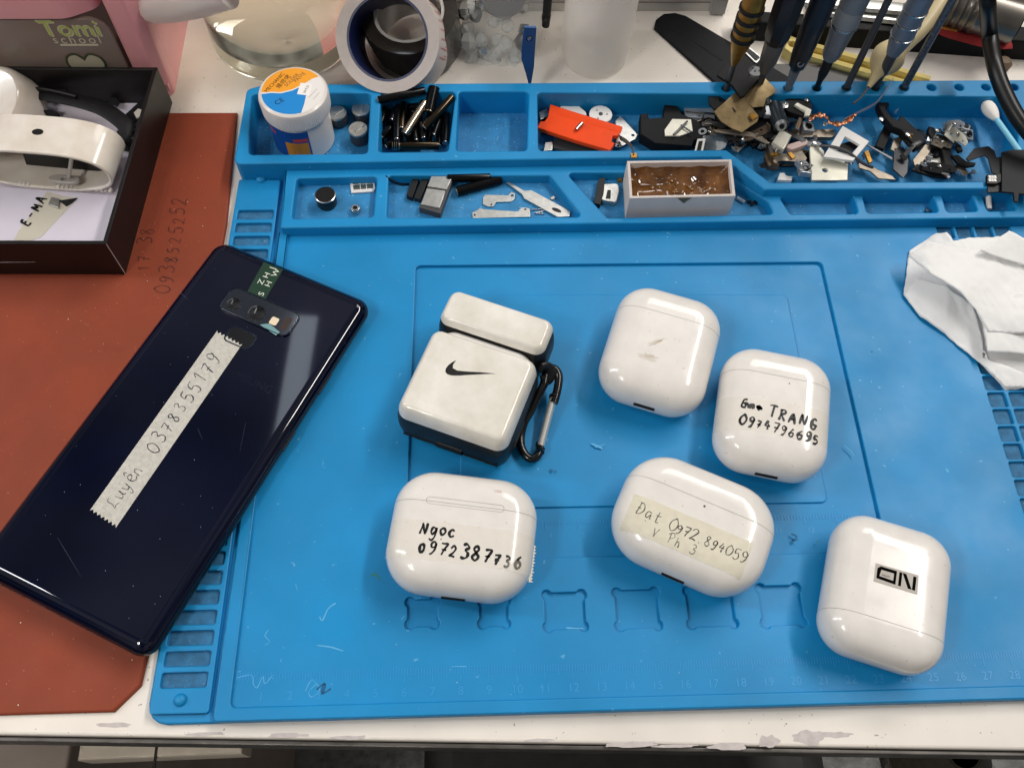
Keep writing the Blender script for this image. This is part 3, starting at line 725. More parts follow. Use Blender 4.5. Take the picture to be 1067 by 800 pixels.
b = B(); b.tube(smooth([P(563, 383, 14), P(569, 382, 13), P(573, 387, 11), P(571, 394, 9), P(565, 397, 9)], 5), (1.6, 2.6), 10); b.build("rubber_loop", M_rub, t, True)

# =================================================================== PHONE
M_glass = mat("navy_phone_glass", "03081f", .04, spec=.6, var=.35, size=50)
M_frame = mat("painted_sheen_frame", "4a3f3a", .2, metal=1.0)  # brown tint paints in the copper reflection along the phone's edge
t = TP = T("smartphone", "dark navy smartphone lying face down with masking tape along its back", "smartphone", (-26.6, 114.5, 1.35), -.4628)
W_, H_, T_, RC = 76.4, 161.9, 8.8, 6.5
b = B(); rings(b, W_, H_, T_, RC, 5.2, 2.0, 18, 90, 12); b.build("back_glass", M_glass, t, sharp=50)
b = B(); rings(b, W_ + .25, H_ + .25, T_, RC, 4.5, 2.0, -22, 18, 6, cap0=True, cap1=True); b.build("frame", M_frame, t, sharp=50)
b = B(); rings(b, W_, H_, T_, RC, 5.2, 2.0, -90, -22, 8); b.build("screen_glass", M_dark, t, sharp=50)
b = B(); b.box((W_ / 2 + .1, 40, 4.4), (.7, 10, 1.6)); b.build("button", M_frame, t); b = B(); b.box((W_ / 2 + .1, 12, 4.4), (.7, 9, 1.6)); b.build("button", M_frame, t)
zt = 8.8
# camera block, in the phone's own frame
inv = Matrix.Rotation(.4628, 3, 'Z')
def LP(u, v, z=10.15):
    q = inv @ (P(u, v, z) - Vector((-26.6, 114.5, 0))); return (q.x, q.y)
A1, A2 = LP(229, 319), LP(310, 331); cxm, cym = (LP(234, 310)[0] + LP(308, 341)[0]) / 2, (LP(234, 310)[1] + LP(308, 341)[1]) / 2
b = B(); b.plate(rrect(32.5, 11.8, 2.6, 6, cxm, cym), [], zt - .2, zt + .7, .3); cm = b.build("camera_module", mat("camera_island", "141b26", .1, spec=.7, coat=.5), t)
b = B(); b.plate(rrect(33.1, 12.4, 2.8, 6, cxm, cym), [rrect(32.3, 11.6, 2.5, 6, cxm, cym)], zt - .2, zt + .85, .12); b.build("bezel", mat("navy_metal", "3b4250", .22, metal=1.0), cm)
M_lens = mat("lens_black", "050507", .04, spec=.8, coat=1)
for (u, v), r_ in (((244, 317.5), 3.0), ((268, 327), 3.7)):
    l = LP(u, v); b = B(); b.lathe([(r_, zt + .7), (r_, zt + .82), (r_ - .6, zt + .82), (r_ - .9, zt + .74), (.2, zt + .74)], 28, Matrix.Translation((l[0], l[1], 0))); b.build("lens", M_lens, cm)
l = LP(286, 335.5); b = B(); b.plate(rrect(3.4, 3.6, .8, 4, l[0], l[1]), [], zt + .7, zt + .76); b.build("flash", mat("flash_cream", "e8d6b8", .3), cm)
l = LP(298, 338); b = B(); b.plate(rrect(3.2, 6.2, .7, 4, l[0], l[1]), [], zt + .7, zt + .75); b.build("sensor_window", mat("sensor_brown", "3a2c28", .2), cm)
l = LP(279, 343); b = B(); b.plate([LP(271, 339), LP(281, 338), LP(292, 347), LP(288, 350.5)], [], zt + .7, zt + .74); b.build("painted_glint", mat("teal_glint", "8fb9bb", .25, metal=.6), cm)  # highlight beside the flash, painted in as a pale teal patch
f1, f2, f3, f4 = LP(242, 342), LP(266, 351), LP(259, 362), LP(237, 353); fc = ((f1[0] + f3[0]) / 2, (f1[1] + f3[1]) / 2)
b = B(); b.plate(rrect(12.2, 7.6, 2.0, 5, fc[0], fc[1]), [], zt - .1, zt + .12, .08); fp = b.build("fingerprint_sensor", mat("sensor_black", "0c0d10", .3), t)
b = B(); b.plate(rrect(12.6, 8.0, 2.2, 5, fc[0], fc[1]), [rrect(11.4, 6.8, 1.8, 5, fc[0], fc[1])], zt, zt + .2, .06); b.build("sensor_ring", mat("navy_metal", "3b4250", .22, metal=1.0), fp)
# faint maker mark on the glass
b = B(); l = LP(258, 396)
put_text(b, "SAMSUNG", 5.0, Matrix.Translation((l[0], l[1], zt + .015))); b.build("maker_mark", mat("faint_mark", "0d1226", .2, metal=.4), t)
for pts in (((206, 446), (211, 458)), ((300, 400), (322, 372)), ((60, 560), (84, 600)), ((182, 300), (196, 312)), ((250, 470), (256, 440))):
    b = B(); b.flat = True; b.ribbon([Vector(LP(*pts[0])).lerp(Vector(LP(*pts[1])), k_ / 4) for k_ in range(5)], .12, lambda x, y: zt, .012); b.build("scratch", mat("glass_scratch", "6d7486", .6, alpha=.28), t)
b = B()
for i in range(40):
    l = (random.uniform(-33, 33), random.uniform(-76, 76)); r = random.uniform(.04, .11); b.box((l[0], l[1], zt + r * .4), (r * 2, r * 1.4, r), rz=random.random() * 3)
o = b.build("dust", mat("dust_pale", "b9d3e2", .8), t); o["kind"] = "stuff"
# green service sticker
q = [LP(275, 273), LP(295, 281), LP(275, 314), LP(256, 307)]
b = B(); b.plate(q, [], zt + .02, zt + .1); sk = b.build("service_sticker", mat("green_sticker", "1c3a2a", .4), t); sk["label"] = "dark green sticker with white letters"
b = B(); dv = Vector(q[1]) - Vector(q[2]); ag = math.atan2(dv.y, dv.x)
for s_, row in (("ZHJ", ((272.2, 294), (278, 287), (284, 279.5))), ("SHW", ((272.6, 306.4), (280, 296), (287.4, 284.4)))):
    for ch, (u, v) in zip(s_, row):
        l = LP(u, v); put_text(b, ch, 3.5, Matrix.Translation((l[0], l[1], zt + .12)) @ Matrix.Rotation(ag, 4, 'Z') @ Matrix.Diagonal((1.15, 1, 1, 1)))
b.build("letters", mat("white_print", "d9dccf", .5), sk)
# masking tape with pen digits
ta, tb_, tcx, td = LP(225.5, 346), LP(251.5, 360), LP(122, 548), LP(95, 530)
va, vb, vc, vd = map(Vector, (ta, tb_, tcx, td)); L_ = []
for i in range(15):
    p = va.lerp(vb, i / 14); n_ = (va - vd).normalized(); p = p + n_ * (.75 if i % 2 == 0 else -.35); L_.append(tuple(p))
for i in range(15):
    p = vc.lerp(vd, i / 14); n_ = (vd - va).normalized(); p = p + n_ * (.75 if i % 2 == 0 else -.35); L_.append(tuple(p))
b = B(); b.plate(L_, [], zt + .02, zt + .16); tp = b.build("masking_tape", mat("masking_tape", "c2beb5", .75, var=.14, size=1.6, bump=.5, bsize=.5), t); tp["label"] = "greyish masking tape strip with a handwritten phone number"
b = B(); m0 = (vc + vd) / 2; m1 = (va + vb) / 2; dv = m1 - m0; ag = math.atan2(dv.y, dv.x); du = dv.normalized(); dn = Vector((-du.y, du.x))
zf3 = lambda x, y: zt + .16
o_ = m0 + du * 29 - dn * 2.6; write(b, "0378355179", o_, ag, 5.4, 4.75, .36, zf3, lift=.02)
o_ = m0 + du * 4.5 - dn * 1.6; write(b, "Luyen", o_, ag, 5.2, 3.6, .3, zf3, lift=.02)
b.build("handwriting", mat("blue_black_pen", "33323a", .5), tp)

# =================================================================== CRUMPLED TISSUE
M_tis = mat("white_tissue", "f6f5f3", .9, spec=.1, bump=.5, bsize=.55, transl=.08)
tt = T("paper_tissue", "crumpled white paper tissue lying on the right of the blue mat", "tissue", tuple(P(1020, 310, 0)))
def sheet(pts, th=.5, name="fold", sub=7, amp=.7, seed=1):
    # polygon of (u, v, z) sampled as a soft rumpled sheet with thickness
    rnd = random.Random(seed); b = B()
    pp = [P(u, v, z) for u, v, z in pts]; me = bpy.data.meshes.new("t"); bm = bmesh.new()
    vs = [bm.verts.new(p) for p in pp]; bm.faces.new(vs); bmesh.ops.triangulate(bm, faces=bm.faces[:])
    for _ in range(5): bmesh.ops.subdivide_edges(bm, edges=[e_ for e_ in bm.edges if e_.calc_length() > 1.7], cuts=1, use_grid_fill=False); bmesh.ops.triangulate(bm, faces=bm.faces[:])
    for _ in range(16): bmesh.ops.smooth_vert(bm, verts=[v for v in bm.verts if not v.is_boundary], factor=.5, use_axis_x=True, use_axis_y=True, use_axis_z=True)
    from mathutils import noise as nz
    for v in bm.verts:
        q_ = v.co * .055 + Vector((seed * 3.1, 0, 0)); q2 = v.co * .16 + Vector((seed * 7.7, 0, 0))
        q3 = Vector((v.co.x * .35 + v.co.y * .12, v.co.y * .1 - v.co.x * .05, seed)); q4 = v.co * .45 + Vector((0, seed, 0))
        v.co.z += amp * (nz.noise(q_) * 2.4 + (1 - abs(nz.noise(q2) * 2)) * .4 + (1 - abs(nz.noise(q3)) * 2) * .35 + nz.noise(q4) * .12)
        if v.is_boundary: v.co.x += nz.noise(q2 * 2) * .4; v.co.y += nz.noise(q2 * 2 + Vector((5, 5, 5))) * .4
        v.co.z = max(v.co.z, .12)
    bm.verts.index_update(); b.v = [tuple(v.co) for v in bm.verts]; b.f = [tuple(v.index for v in f.verts) for f in bm.faces]; b.mi = [0] * len(b.f); bm.free()
    o = b.build(name, M_tis, tt, True, sharp=60)
    md = o.modifiers.new("thickness", 'SOLIDIFY'); md.thickness = .00035; md.offset = 0
    return o
sheet([(947, 262, .4), (975, 243, 5), (988, 241, 10), (994, 250, 10), (1010, 248, 9), (1067, 249, 6), (1140, 255, 3), (1140, 400, 1), (1067, 404, 1), (1048, 406, .4), (1020, 377, 1), (985, 348, 1), (960, 330, .4), (941, 308, .4)], seed=2, amp=.8)
sheet([(946, 267, 9), (967, 253, 14), (1010, 258, 15), (1050, 267, 15), (1110, 275, 14), (1130, 340, 12), (1090, 350, 12), (1030, 345, 10), (1018, 322, 13), (995, 300, 15), (970, 285, 13)], seed=5, amp=.9)
sheet([(941, 308, .6), (955, 290, 6), (985, 298, 9), (1012, 318, 6), (1022, 345, 6), (1030, 375, 3), (1070, 392, 3), (1110, 395, 2), (1067, 405, 1), (1046, 404, .6), (1020, 378, 1), (985, 348, 1), (958, 330, .6)], seed=9, amp=.7)
sheet([(1020, 262, 17), (1051, 241, 20), (1067, 250, 20), (1120, 262, 18), (1100, 285, 16), (1062, 275, 16.5)], seed=12, amp=.5)
sheet([(1022, 322, 12), (1060, 305, 14), (1120, 300, 13), (1120, 372, 7), (1067, 370, 7), (1028, 368, 6)], seed=15, amp=.7)

# =================================================================== BLACK BOX AND WHAT LIES IN IT
M_blackbox = mat("black_card", "0f0c0c", .42, var=.3, size=30, bump=.08, bsize=1.5)
M_paper = mat("pale_lining", "cfc8d4", .7, var=.06, size=30)
M_ivory = mat("aged_white_plastic", "e6dfd6", .2, var=.06, size=14, coat=.25, var2="d9cdbd")
t = T("black_box", "open shallow black cardboard box with a pale lining standing on the red mat", "box", (-110, 243, -2))
RB = Matrix.Rotation(-.06, 3, 'Z')
x1f, x1b, yf, yb, x0 = -66.8, -60.6, 193.0, 294.2, -190
outer = [(x0, yf + 2.0), (x1f, yf), (x1b, yb), (x0, yb + 2)]
inner = offset(ccw(outer), 1.7)
b = B(); b.plate(outer, [inner], -2, 20.6, .25); b.build("sides", M_blackbox, t, True)
b = B(); b.plate(offset(ccw(outer), .3), [], -2, -.6); b.build("bottom", M_blackbox, t, True)
b = B(); b.plate(offset(ccw(outer), 2.1), [], -.6, -.3); b.build("lining", M_paper, t, True)
b = B(); b.tube([(x1f - .05, yf + .05, -1.6), (x1f - .05, yf + .05, 20.3)], .16, 6); b.box((-128, yf + .72, 7.2), (60, .3, .18)); b.build("worn_edges", mat("edge_white", "b7aeb0", .7), t, True)

# hollow oval white shell
c = P(45, 199, 0); t = T("oval_shell", "hollow oval white plastic shell with a small hole, lying in the black box", "shell", (-107.5, 238.5, 0), math.radians(-6))
ow, oh, od = 66, 26.0, 21
def stad(w_, h_, n=40):
    return [(w_ / 2 * math.copysign(abs(math.cos(2 * math.pi * i / n)) ** (2 / 2.9), math.cos(2 * math.pi * i / n)), h_ / 2 * math.copysign(abs(math.sin(2 * math.pi * i / n)) ** (2 / 2.3), math.sin(2 * math.pi * i / n))) for i in range(n)]
def stad_(w_, h_, n=14):
    r = h_ / 2; return [(w_/2 - r + r * math.sin(math.pi * i / n), -r * math.cos(math.pi * i / n)) for i in range(n + 1)] + [(-(w_/2 - r) - r * math.sin(math.pi * i / n), r * math.cos(math.pi * i / n)) for i in range(n + 1)]
Mx = Matrix.Translation((0, 0, oh / 2)) @ Matrix.Rotation(math.pi / 2, 4, 'X')
b = B(); b.plate(stad(ow, oh), [stad(ow - 3.4, oh - 3.4)], -od, 0, .7, Mx); b.v = [(x, y, z) for x, y, z in b.v]; b.build("shell", M_ivory, t)
b = B(); b.plate(stad(ow - 3.6, oh - 3.6), [], -od, -od + 2, 0, Mx); b.build("back_wall", M_ivory, t)
b = B(); b.plate([(-13, -9), (26, -10), (27, 4), (16, 11), (-8, 11)], [], -12, -10.5, .2, Mx); b.build("inner_board", mat("inner_black", "101011", .4), t)
b = B(); b.tube([(11, 2, 8), (14, 9, 16)], .9, 8); b.plate(stad(14, 4.6), [circ(1.2, 12)], 5.0, 6.4, .3, Matrix.Translation((8, 2.4, 0))); b.build("post", mat("grey_white", "b9b4ad", .4), t)
b = B(); b.lathe([(2.2, oh + .02), (2.2, oh + .06)], 20, Matrix.Translation((2.0, 11.5, 0)) @ Matrix.Diagonal((1.15, .8, 1, 1))); b.build("hole", M_dark, t)
b = B()
for x in (-16, 4, 22):
    for k_ in range(4): b.box((x + k_ * 2, 1.2, 1.9), (1.3, 2.0, .7))
b.build("rib", mat("rib_white", "efeae2", .4), t)
# round white cap
t = T("plastic_puck", "rounded white plastic cap at the back left of the black box", "cap", (-121, 272, 0))
Mc = Matrix.Translation(P(4, 108, 10)) @ Matrix.Rotation(math.radians(24), 4, 'X') @ Matrix.Rotation(math.radians(-14), 4, 'Y')
b = B(); b.lathe([(13, -12), (15.5, -10), (16.4, -4), (16.2, 4), (15.0, 7.2), (14.2, 8)], 40, Mc, cap1=False); b.lathe([(14.2, 8), (13.6, 7.4), (12, 7.2), (.3, 7.2)], 40, Mc, cap0=False); b.build("cap", M_ivory, t, True)
# black strap and shards in the box
M_strap = mat("black_strap", "0d0d10", .5, var=.3, size=6, bump=.3, bsize=1)
t = T("black_strap", "curved black plastic band lying behind the oval white shell", "strap", tuple(P(85, 110, 5)))
b = B(); b.tube(smooth([P(150, 134, 4), P(138, 146, 6), P(130, 130, 9), P(108, 114, 11), P(80, 105, 11), P(50, 99, 11), P(33, 97, 10), P(29, 106, 6), P(38, 118, 3), P(60, 120, 2)], 5), (1.1, 4.2), 10); b.build("band", M_strap, t, True)
b = B(); b.tube(smooth([P(34, 93, 12), P(55, 96, 13), P(80, 102, 12.5)], 5), (.8, 1.6), 8); b.build("buckle", M_dark, t, True)
def shard(name, label, cat, pts, z, th, m, bev=.15, holes=(), group=None, tilt=None, parts=()):
    """one small flat piece, its outline given on the photograph and laid at its real height"""
    pts_ = [P(u, v, z) for u, v in pts]; c = sum(pts_, Vector()) / len(pts_)
    t = T(name, label, cat, tuple(c), 0, group)
    b = B(); b.plate([(p.x, p.y) for p in pts_], [circ(h[2], 12, P(h[0], h[1], z).x, P(h[0], h[1], z).y) for h in holes], z - th, z, min(bev, th * .4), seg=2)
    if tilt:
        ax, ang = tilt; R = Matrix.Rotation(math.radians(ang), 3, ax); b.v = [tuple(c + R @ (Vector(v) - c)) for v in b.v]
    b.build("plate", m, t, True)
    for pn, pp, pz, pth, pm in parts:
        q = B(); q.plate([(P(u, v, pz).x, P(u, v, pz).y) for u, v in pp], [], pz - pth, pz, min(.15, pth * .4), seg=2)
        if tilt: q.v = [tuple(c + R @ (Vector(v) - c)) for v in q.v]
        q.build(pn, pm, t, True)
    return t
def Z(ox, oy, s):
    return lambda *pts: [(ox + x / s, oy + y / s) for x, y in pts]
z8 = Z(0, 60, 3.478)
shard("black_shard", "black triangular plastic shard against the back wall of the black box", "fragment", z8((205, 110), (248, 64), (275, 70), (240, 120), (220, 128)), 8, 1, M_strap)
shard("black_shard", "black pointed plastic shard right of the curved strap", "fragment", z8((385, 168), (412, 128), (432, 160), (425, 172)), 3, 1, M_strap)
shard("black_shard", "black bent plastic bracket near the right wall of the box", "fragment", z8((455, 205), (515, 150), (528, 175), (500, 215), (480, 240)), 4, 1.2, M_strap)
shard("white_chip", "small white plastic chip beside the black bracket in the box", "fragment", z8((484, 200), (500, 185), (516, 190), (512, 210), (494, 220)), 5, .8, M_ivory)
shard("black_cover", "dark rounded black cover near the right wall under the strap end", "cover", z8((420, 262), (470, 262), (482, 305), (460, 322), (436, 318)), 5, 4, M_strap, .8)
tl = shard("paper_label", "translucent paper label reading E-MAO beneath the oval shell", "label", z8((50, 662), (66, 630), (170, 485), (225, 500), (280, 510), (150, 650), (110, 664)), -.15, .12, mat("label_paper", "c9c2b2", .6, alpha=.9), .02)
b = B(); wr("E-MAO", z8((100, 612))[0][0], z8((100, 612))[0][1], z8((200, 480))[0][0], z8((200, 480))[0][1], 5.0, .9, -.1)
for st in (): pass
b.build("lettering", M_ink, tl, True)
shard("metal_clip", "tiny folded metal clip lying on the paper label", "clip", z8((175, 530), (185, 505), (215, 512), (212, 545)), .9, .8, M_brushed)
shard("black_sliver", "thin black sliver beside the metal clip in the box", "fragment", z8((212, 518), (280, 508), (262, 524), (240, 538)), .4, .4, M_strap)

# =================================================================== BACK LEFT: ORGANISER, JAR, TAPE ROLLS, BAG, CUP
M_pink = mat("pink_plastic", "eba3a8", .32, coat=.15, var=.06, size=40)
M_drawer = mat("smoky_clear_plastic", "a08d84", .12, alpha=.6, coat=.3)
t = T("pink_organizer", "pink plastic organiser with a smoky clear drawer lettered Tomi", "organiser", (-120, 300, TZ))
YO = 297.0
xr = -61.2
b = B(); b.plate(fillet([(-260, YO), (xr - 12, YO), (xr, YO + 6), (xr, 460), (-260, 460)], 3, 4), [], TZ, 130, 1); 
b = B()
b.box((-170, 380, 2), (216, 160, 4)); b.box((xr - 1.6, (YO + 14 + 460) / 2, 63), (3, 460 - YO - 14, 134)); b.plate(fillet([(xr - 14, YO + 2), (xr - 4, YO + 1), (xr, YO + 6), (xr, YO + 16), (xr - 14, YO + 15)], 2.5, 4), [], TZ, 130, .4)
b.build("body", M_pink, t, True)
b = B(); b.box((-170, 420, 60), (214, 4, 120)); b.box((-170, 360, 6), (200, 110, 3)); b.build("inner_tray", mat("dark_inside", "4a3830", .6), t, True)
pz = PY(60, 20, YO).z
b = B(); b.plate(fillet([(-260, 3), (xr - 15, 3), (xr - 15, pz), (-260, pz)], [0, 3, 9, 0], 5), [], 0, 2.0, .5, Matrix.Translation((0, YO + 2, 0)) @ Matrix.Rotation(math.pi / 2, 4, 'X')); dr = b.build("drawer", M_drawer, t, True)
pz0 = PY(60, 15, YO).z
b = B(); b.plate(fillet([(-260, YO - 3), (xr - 30, YO - 3), (xr - 17, YO + 4), (xr - 17, YO + 30), (-260, YO + 30)], [0, 14, 6, 0, 0], 6), [], pz0, pz0 + 14, 2.0); b.build("drawer_rim", M_pink, dr, True)
Mfr = lambda u, v, deg=0: Matrix.Translation(PY(u, v, YO - .25)) @ Matrix.Rotation(math.radians(deg), 4, 'Y') @ Matrix.Rotation(math.pi / 2, 4, 'X')
b = B(); put_text(b, "Tomi", 12.5, Mfr(73, 31, 0)); o = b.build("lettering", mat("yellow_green_print", "b9c463", .5), dr, True)
b = B(); put_text(b, "Tomi", 12.5, Matrix.Translation((0.5, .12, -.5)) @ Mfr(73, 31, 0)); put_text(b, "Tomi", 12.5, Matrix.Translation((-.4, .12, .4)) @ Mfr(73, 31, 0)); put_text(b, "school", 6.2, Mfr(80, 42), 1.35); b.build("lettering", mat("cream_print", "d9d3b8", .5), dr, True)
b = B(); b.box(PY(72, 47, YO - .3), (8, .1, 1.1)); b.box(PY(92, 47, YO - .3), (9, .1, 1.1)); b.build("print_bars", mat("cream_print", "d9d3b8", .5), dr, True)
hp = [(.0, .28), (-.22, .52), (-.5, .42), (-.58, .1), (-.36, -.25), (0, -.6), (.36, -.25), (.58, .1), (.5, .42), (.22, .52)]
hq = [(Vector(p).x * 14, Vector(p).y * 14) for p in hp]; hs = [tuple(v) for v in smooth(hq + hq[:1], 4)[:-1]]
b = B(); b.plate(hs, [], 0, .1, 0, Mfr(92, 70)); b.build("heart", mat("heart_pale", "b9b29c", .5), dr, True)
b = B(); b.plate(offset(ccw(hs), -.9), [offset(ccw(hs), .1)], 0.05, .2, 0, Mfr(92, 70)); b.build("heart_outline", mat("dark_green_print", "3f4a2c", .5), dr, True)
t = T("mint_pen", "mint green pen seen through the smoky drawer at the left edge", "pen", tuple(PY(20, 60, YO + 14)))
b = B(); b.tube([PY(12, 52, YO + 12), PY(28, 72, YO + 12), PY(50, 100, YO + 12)], [3.2, 4.2, 4.2], 14); b.build("barrel", mat("mint_plastic", "9fd8bd", .35), t, True)
b = B(); b.lathe([(4.3, -1), (4.3, 1)], 14, Matrix.Translation(PY(29, 73, YO + 12))); b.build("cap_ring", M_pink, t, True)

t = T("plastic_stick", "rounded white plastic handle end between the pink organiser and the jar", "handle", (-50, 330, 30))
b = B(); q = [(-75, 0), (-74, 3.4), (-72, 5.2), (-69, 6.1), (-60, 6.6), (-40, 7.4), (-15, 8.2)]
b.tube([PY(147, 10, 306), PY(148, 10, 306), PY(151, 9.5, 306), PY(158, 8.5, 306), PY(183, 5, 306), PY(208, -2, 305), PY(236, -12, 304)], [1.2, 3.8, 5.6, 6.8, 7.6, 8.2, 8.8], 20); b.build("grip", mat("milky_white", "f2ebe7", .3, transl=.35), t, True)
b = B(); b.tube([PY(236, -12, 304), PY(262, -20, 304)], 5.0, 16); b.build("shaft", mat("milky_white", "f2ebe7", .3, transl=.35), t, True)

M_gl = mat("jar_glass", "f1efe4", .03, trans=1.0, ior=1.14, spec=.6)
t = T("glass_jar", "large thick walled clear glass jar standing behind the solder paste", "jar", (-9.5, 343.5, TZ))
b = B(); R_ = 37.5
b.lathe([(.3, 1.2), (R_ - 9, .6), (R_ - 6, 0), (R_ - 2.4, 1.0), (R_ - .3, 4.5), (R_, 9), (R_, 30), (R_ - .6, 80), (R_ - .6, 100)], 72, cap0=True, cap1=False)
b.lathe([(R_ - .6, 100), (R_ - 2.8, 100)], 72, cap0=False, cap1=False)
b.lathe([(.3, 7.2), (R_ - 14, 6.6), (R_ - 7, 7.4), (R_ - 3.6, 10.5), (R_ - 2.8, 16), (R_ - 2.8, 100)][::-1], 72, cap0=False, cap1=True); b.build("glass", M_gl, t)
# rolls of tape
def roll(root, center, axis, ro, ri, wd, names_mats):
    Mr = Matrix.Translation(center) @ axis.to_track_quat('Z', 'Y').to_matrix().to_4x4()
    h_ = wd / 2; out = []
    for nm, a0_, a1_, m in names_mats:
        b = B(); b.lathe([(a0_, -h_), (a1_, -h_), (a1_, h_), (a0_, h_), (a0_, -h_)], 64, Mr, cap0=False, cap1=False); out.append(b.build(nm, m, root, True, sharp=40))
    return out, Mr
ctr = P(404, 40, 28); ax = (CAM - ctr).normalized(); ax = (ax + Vector((-.24, 0.02, .12))).normalized()
t = T("label_roll", "white roll of printed labels with a dark navy core, leaning on the tray", "label roll", tuple(ctr))
ctr_b = ctr - ax * 14
M_rollp = mat("roll_paper", "c6bcb6", .8, var=.05, size=3, bump=.35, bsize=.5)
o_, Mr = roll(t, ctr_b, ax, 25, 18, 30, (("paper", 19.6, 24.9, M_rollp), ("core", 18.5, 19.55, mat("navy_core", "17234f", .4))))
b = B()
for i in range(16):
    th_ = -.2 + i * .17
    b.add([(25.0 * math.cos(th_ + d_), 25.0 * math.sin(th_ + d_), zz) for d_, zz in ((0, -9), (.018, -9), (.018, 9), (0, 9))], [(0, 1, 2, 3)], Mr)
    b.add([(25.0 * math.cos(th_ + d_), 25.0 * math.sin(th_ + d_), zz) for d_, zz in ((.06, -9), (.072, -9), (.072, -2), (.06, -2))], [(0, 1, 2, 3)], Mr)
b.build("red_print", mat("red_print", "c5605c", .6), o_[0], True)
ctr2 = P(452, 25, 12); ax2 = Vector((-.1, -.2, 1)).normalized()
t = T("clear_tape_roll", "roll of clear tape lying behind the white label roll", "tape roll", tuple(ctr2))
M_clr = mat("clear_tape_roll", "3a352f", .12, alpha=.92, var=.3, size=4, coat=.5)
roll(t, P(430, 28, 12), ax2, 24, 17, 22, (("tape", 17.6, 24, M_clr), ("core", 16, 17.5, mat("milky_core", "d7d3cd", .4))))

# resealable bag with clear lumps in it
M_bag = mat("clear_bag_film", "e8ebe8", .08, alpha=.17, coat=.8, bump=.7, bsize=4)
t = T("plastic_bag", "clear plastic bag filled with glassy lumps behind the tray", "bag", tuple(P(520, 60, 0)))
b = B(); c0, c1, c2, c3 = PY(478, 72, 322), PY(556, 78, 322), PY(570, -12, 345), PY(484, -12, 345)
from mathutils import noise as nz
def bagf(side):
    def f(u, v):
        p = c0.lerp(c1, u).lerp(c3.lerp(c2, u), v); k_ = (math.sin(math.pi * min(1, max(0, u))) * math.sin(math.pi * min(1, v * .8 + .12))) ** .5
        return p + Vector((0, -1, .6)) * side * (k_ * 5 + nz.noise(Vector((u * 6, v * 6, side))) * 1.6)
    return f
b.grid(bagf(1), 36, 30); b.grid(bagf(-1), 36, 30); b.build("film", M_bag, t, True)
M_lump = mat("glass_lump", "f4f5f0", .04, alpha=.38, spec=.8, coat=.8)
M_foil = mat("silver_foil", "c9c9c6", .16, metal=1.0, bump=.8, bsize=1.5)
for i in range(36):
    u, v = random.uniform(484, 550), random.uniform(2, 76); r = random.uniform(2.6, 5.0); f_ = (78 - v) / 90
    cc = PY(u, v, 322 + 23 * f_ - random.uniform(0, 2)); t2 = T("glassy_lump", "clear glassy lump inside the plastic bag", "lump", tuple(cc), random.random() * 3, "glassy lumps in the bag")
    b = B(); b.lathe([(.2 * r, -r), (.75 * r, -.7 * r), (r, 0), (.6 * r, .8 * r), (.15 * r, 1.1 * r)], random.choice([6, 8, 14]), Matrix.Rotation(random.random(), 4, 'X') @ Matrix.Rotation(random.random(), 4, 'Y'))
    b.build("lump", M_foil if i % 4 == 3 else (mat("grey_pebble", "6b6a68", .3) if i % 9 == 5 else M_lump), t2)
cc = PY(524, 2, 340); t = T("metal_dish", "small shiny round metal dish at the top of the plastic bag", "dish", tuple(cc))
b = B(); b.lathe([(1, 0), (7, .2), (10.5, 2.0), (11, 4), (10.3, 4)], 32, Matrix.Translation(cc) @ Matrix.Rotation(.3, 4, 'X')); b.build("bowl", M_foil, t, True)
b = B(); b.lathe([(11.2, 3.6), (11.2, 4.4), (10.2, 4.4)], 32, Matrix.Translation(cc) @ Matrix.Rotation(.3, 4, 'X')); b.build("rim", M_steel, t, True)
# blue pry tool
t = T("pry_tool", "dark blue pointed pry tool with a hole, standing against the plastic bag", "pry tool", tuple(P(552, 92, 14)))
z3 = Z(400, 0, 3.952); YT = 300.0
q = [PY(u, v, YT) for u, v in z3((578, 106), (628, 108), (622, 200), (618, 270), (608, 330), (604, 356), (598, 352), (582, 290), (566, 240), (566, 190))]
hl = PY(*z3((599, 152))[0], YT)
b = B(); b.plate([(p.x, p.z) for p in q], [circ(1.2, 12, hl.x, hl.z)], 0, 1.3, .2, Matrix.Translation((0, YT, 0)) @ Matrix.Rotation(math.pi / 2, 4, 'X')); b.build("blade", mat("navy_blue_plastic", "2f5486", .35), t, True)
b = B(); b.lathe([(1.2, 0), (1.6, 0), (1.6, 1.5), (1.2, 1.5)], 16, Matrix.Translation((hl.x, YT + .1, hl.z)) @ Matrix.Rotation(math.pi / 2, 4, 'X'), False, False); b.build("eyelet", mat("navy_metal", "3b4250", .22, metal=1.0), t, True)
# translucent cup
M_frost = mat("frosted_plastic", "f4f0ea", .3, alpha=.4, transl=.5)
t = T("plastic_cup", "translucent frosted plastic cup standing on the table behind the tray", "cup", (150.5, 326.5, TZ))
b = B(); b.lathe([(.3, 1.5), (12, 1.2), (15.4, 0), (16.4, 1.2), (17.2, 8), (18.4, 70)], 56, cap1=False); b.lathe([(17.4, 70), (16.2, 8), (15.2, 3.0), (.3, 2.6)][::-1], 56, cap1=False); b.build("cup", M_frost, t)
b = B(); b.lathe([(18.3, 69), (19.0, 70), (18.3, 71), (17.3, 70)], 56, cap0=False, cap1=False); b.build("rim", M_frost, t)
b = B(); b.lathe([(15.6, 16.2), (15.6, 16.5), (13.5, 16.5), (13.5, 16.2)], 48, cap0=False, cap1=False); b.build("inner_ring", M_frost, t)
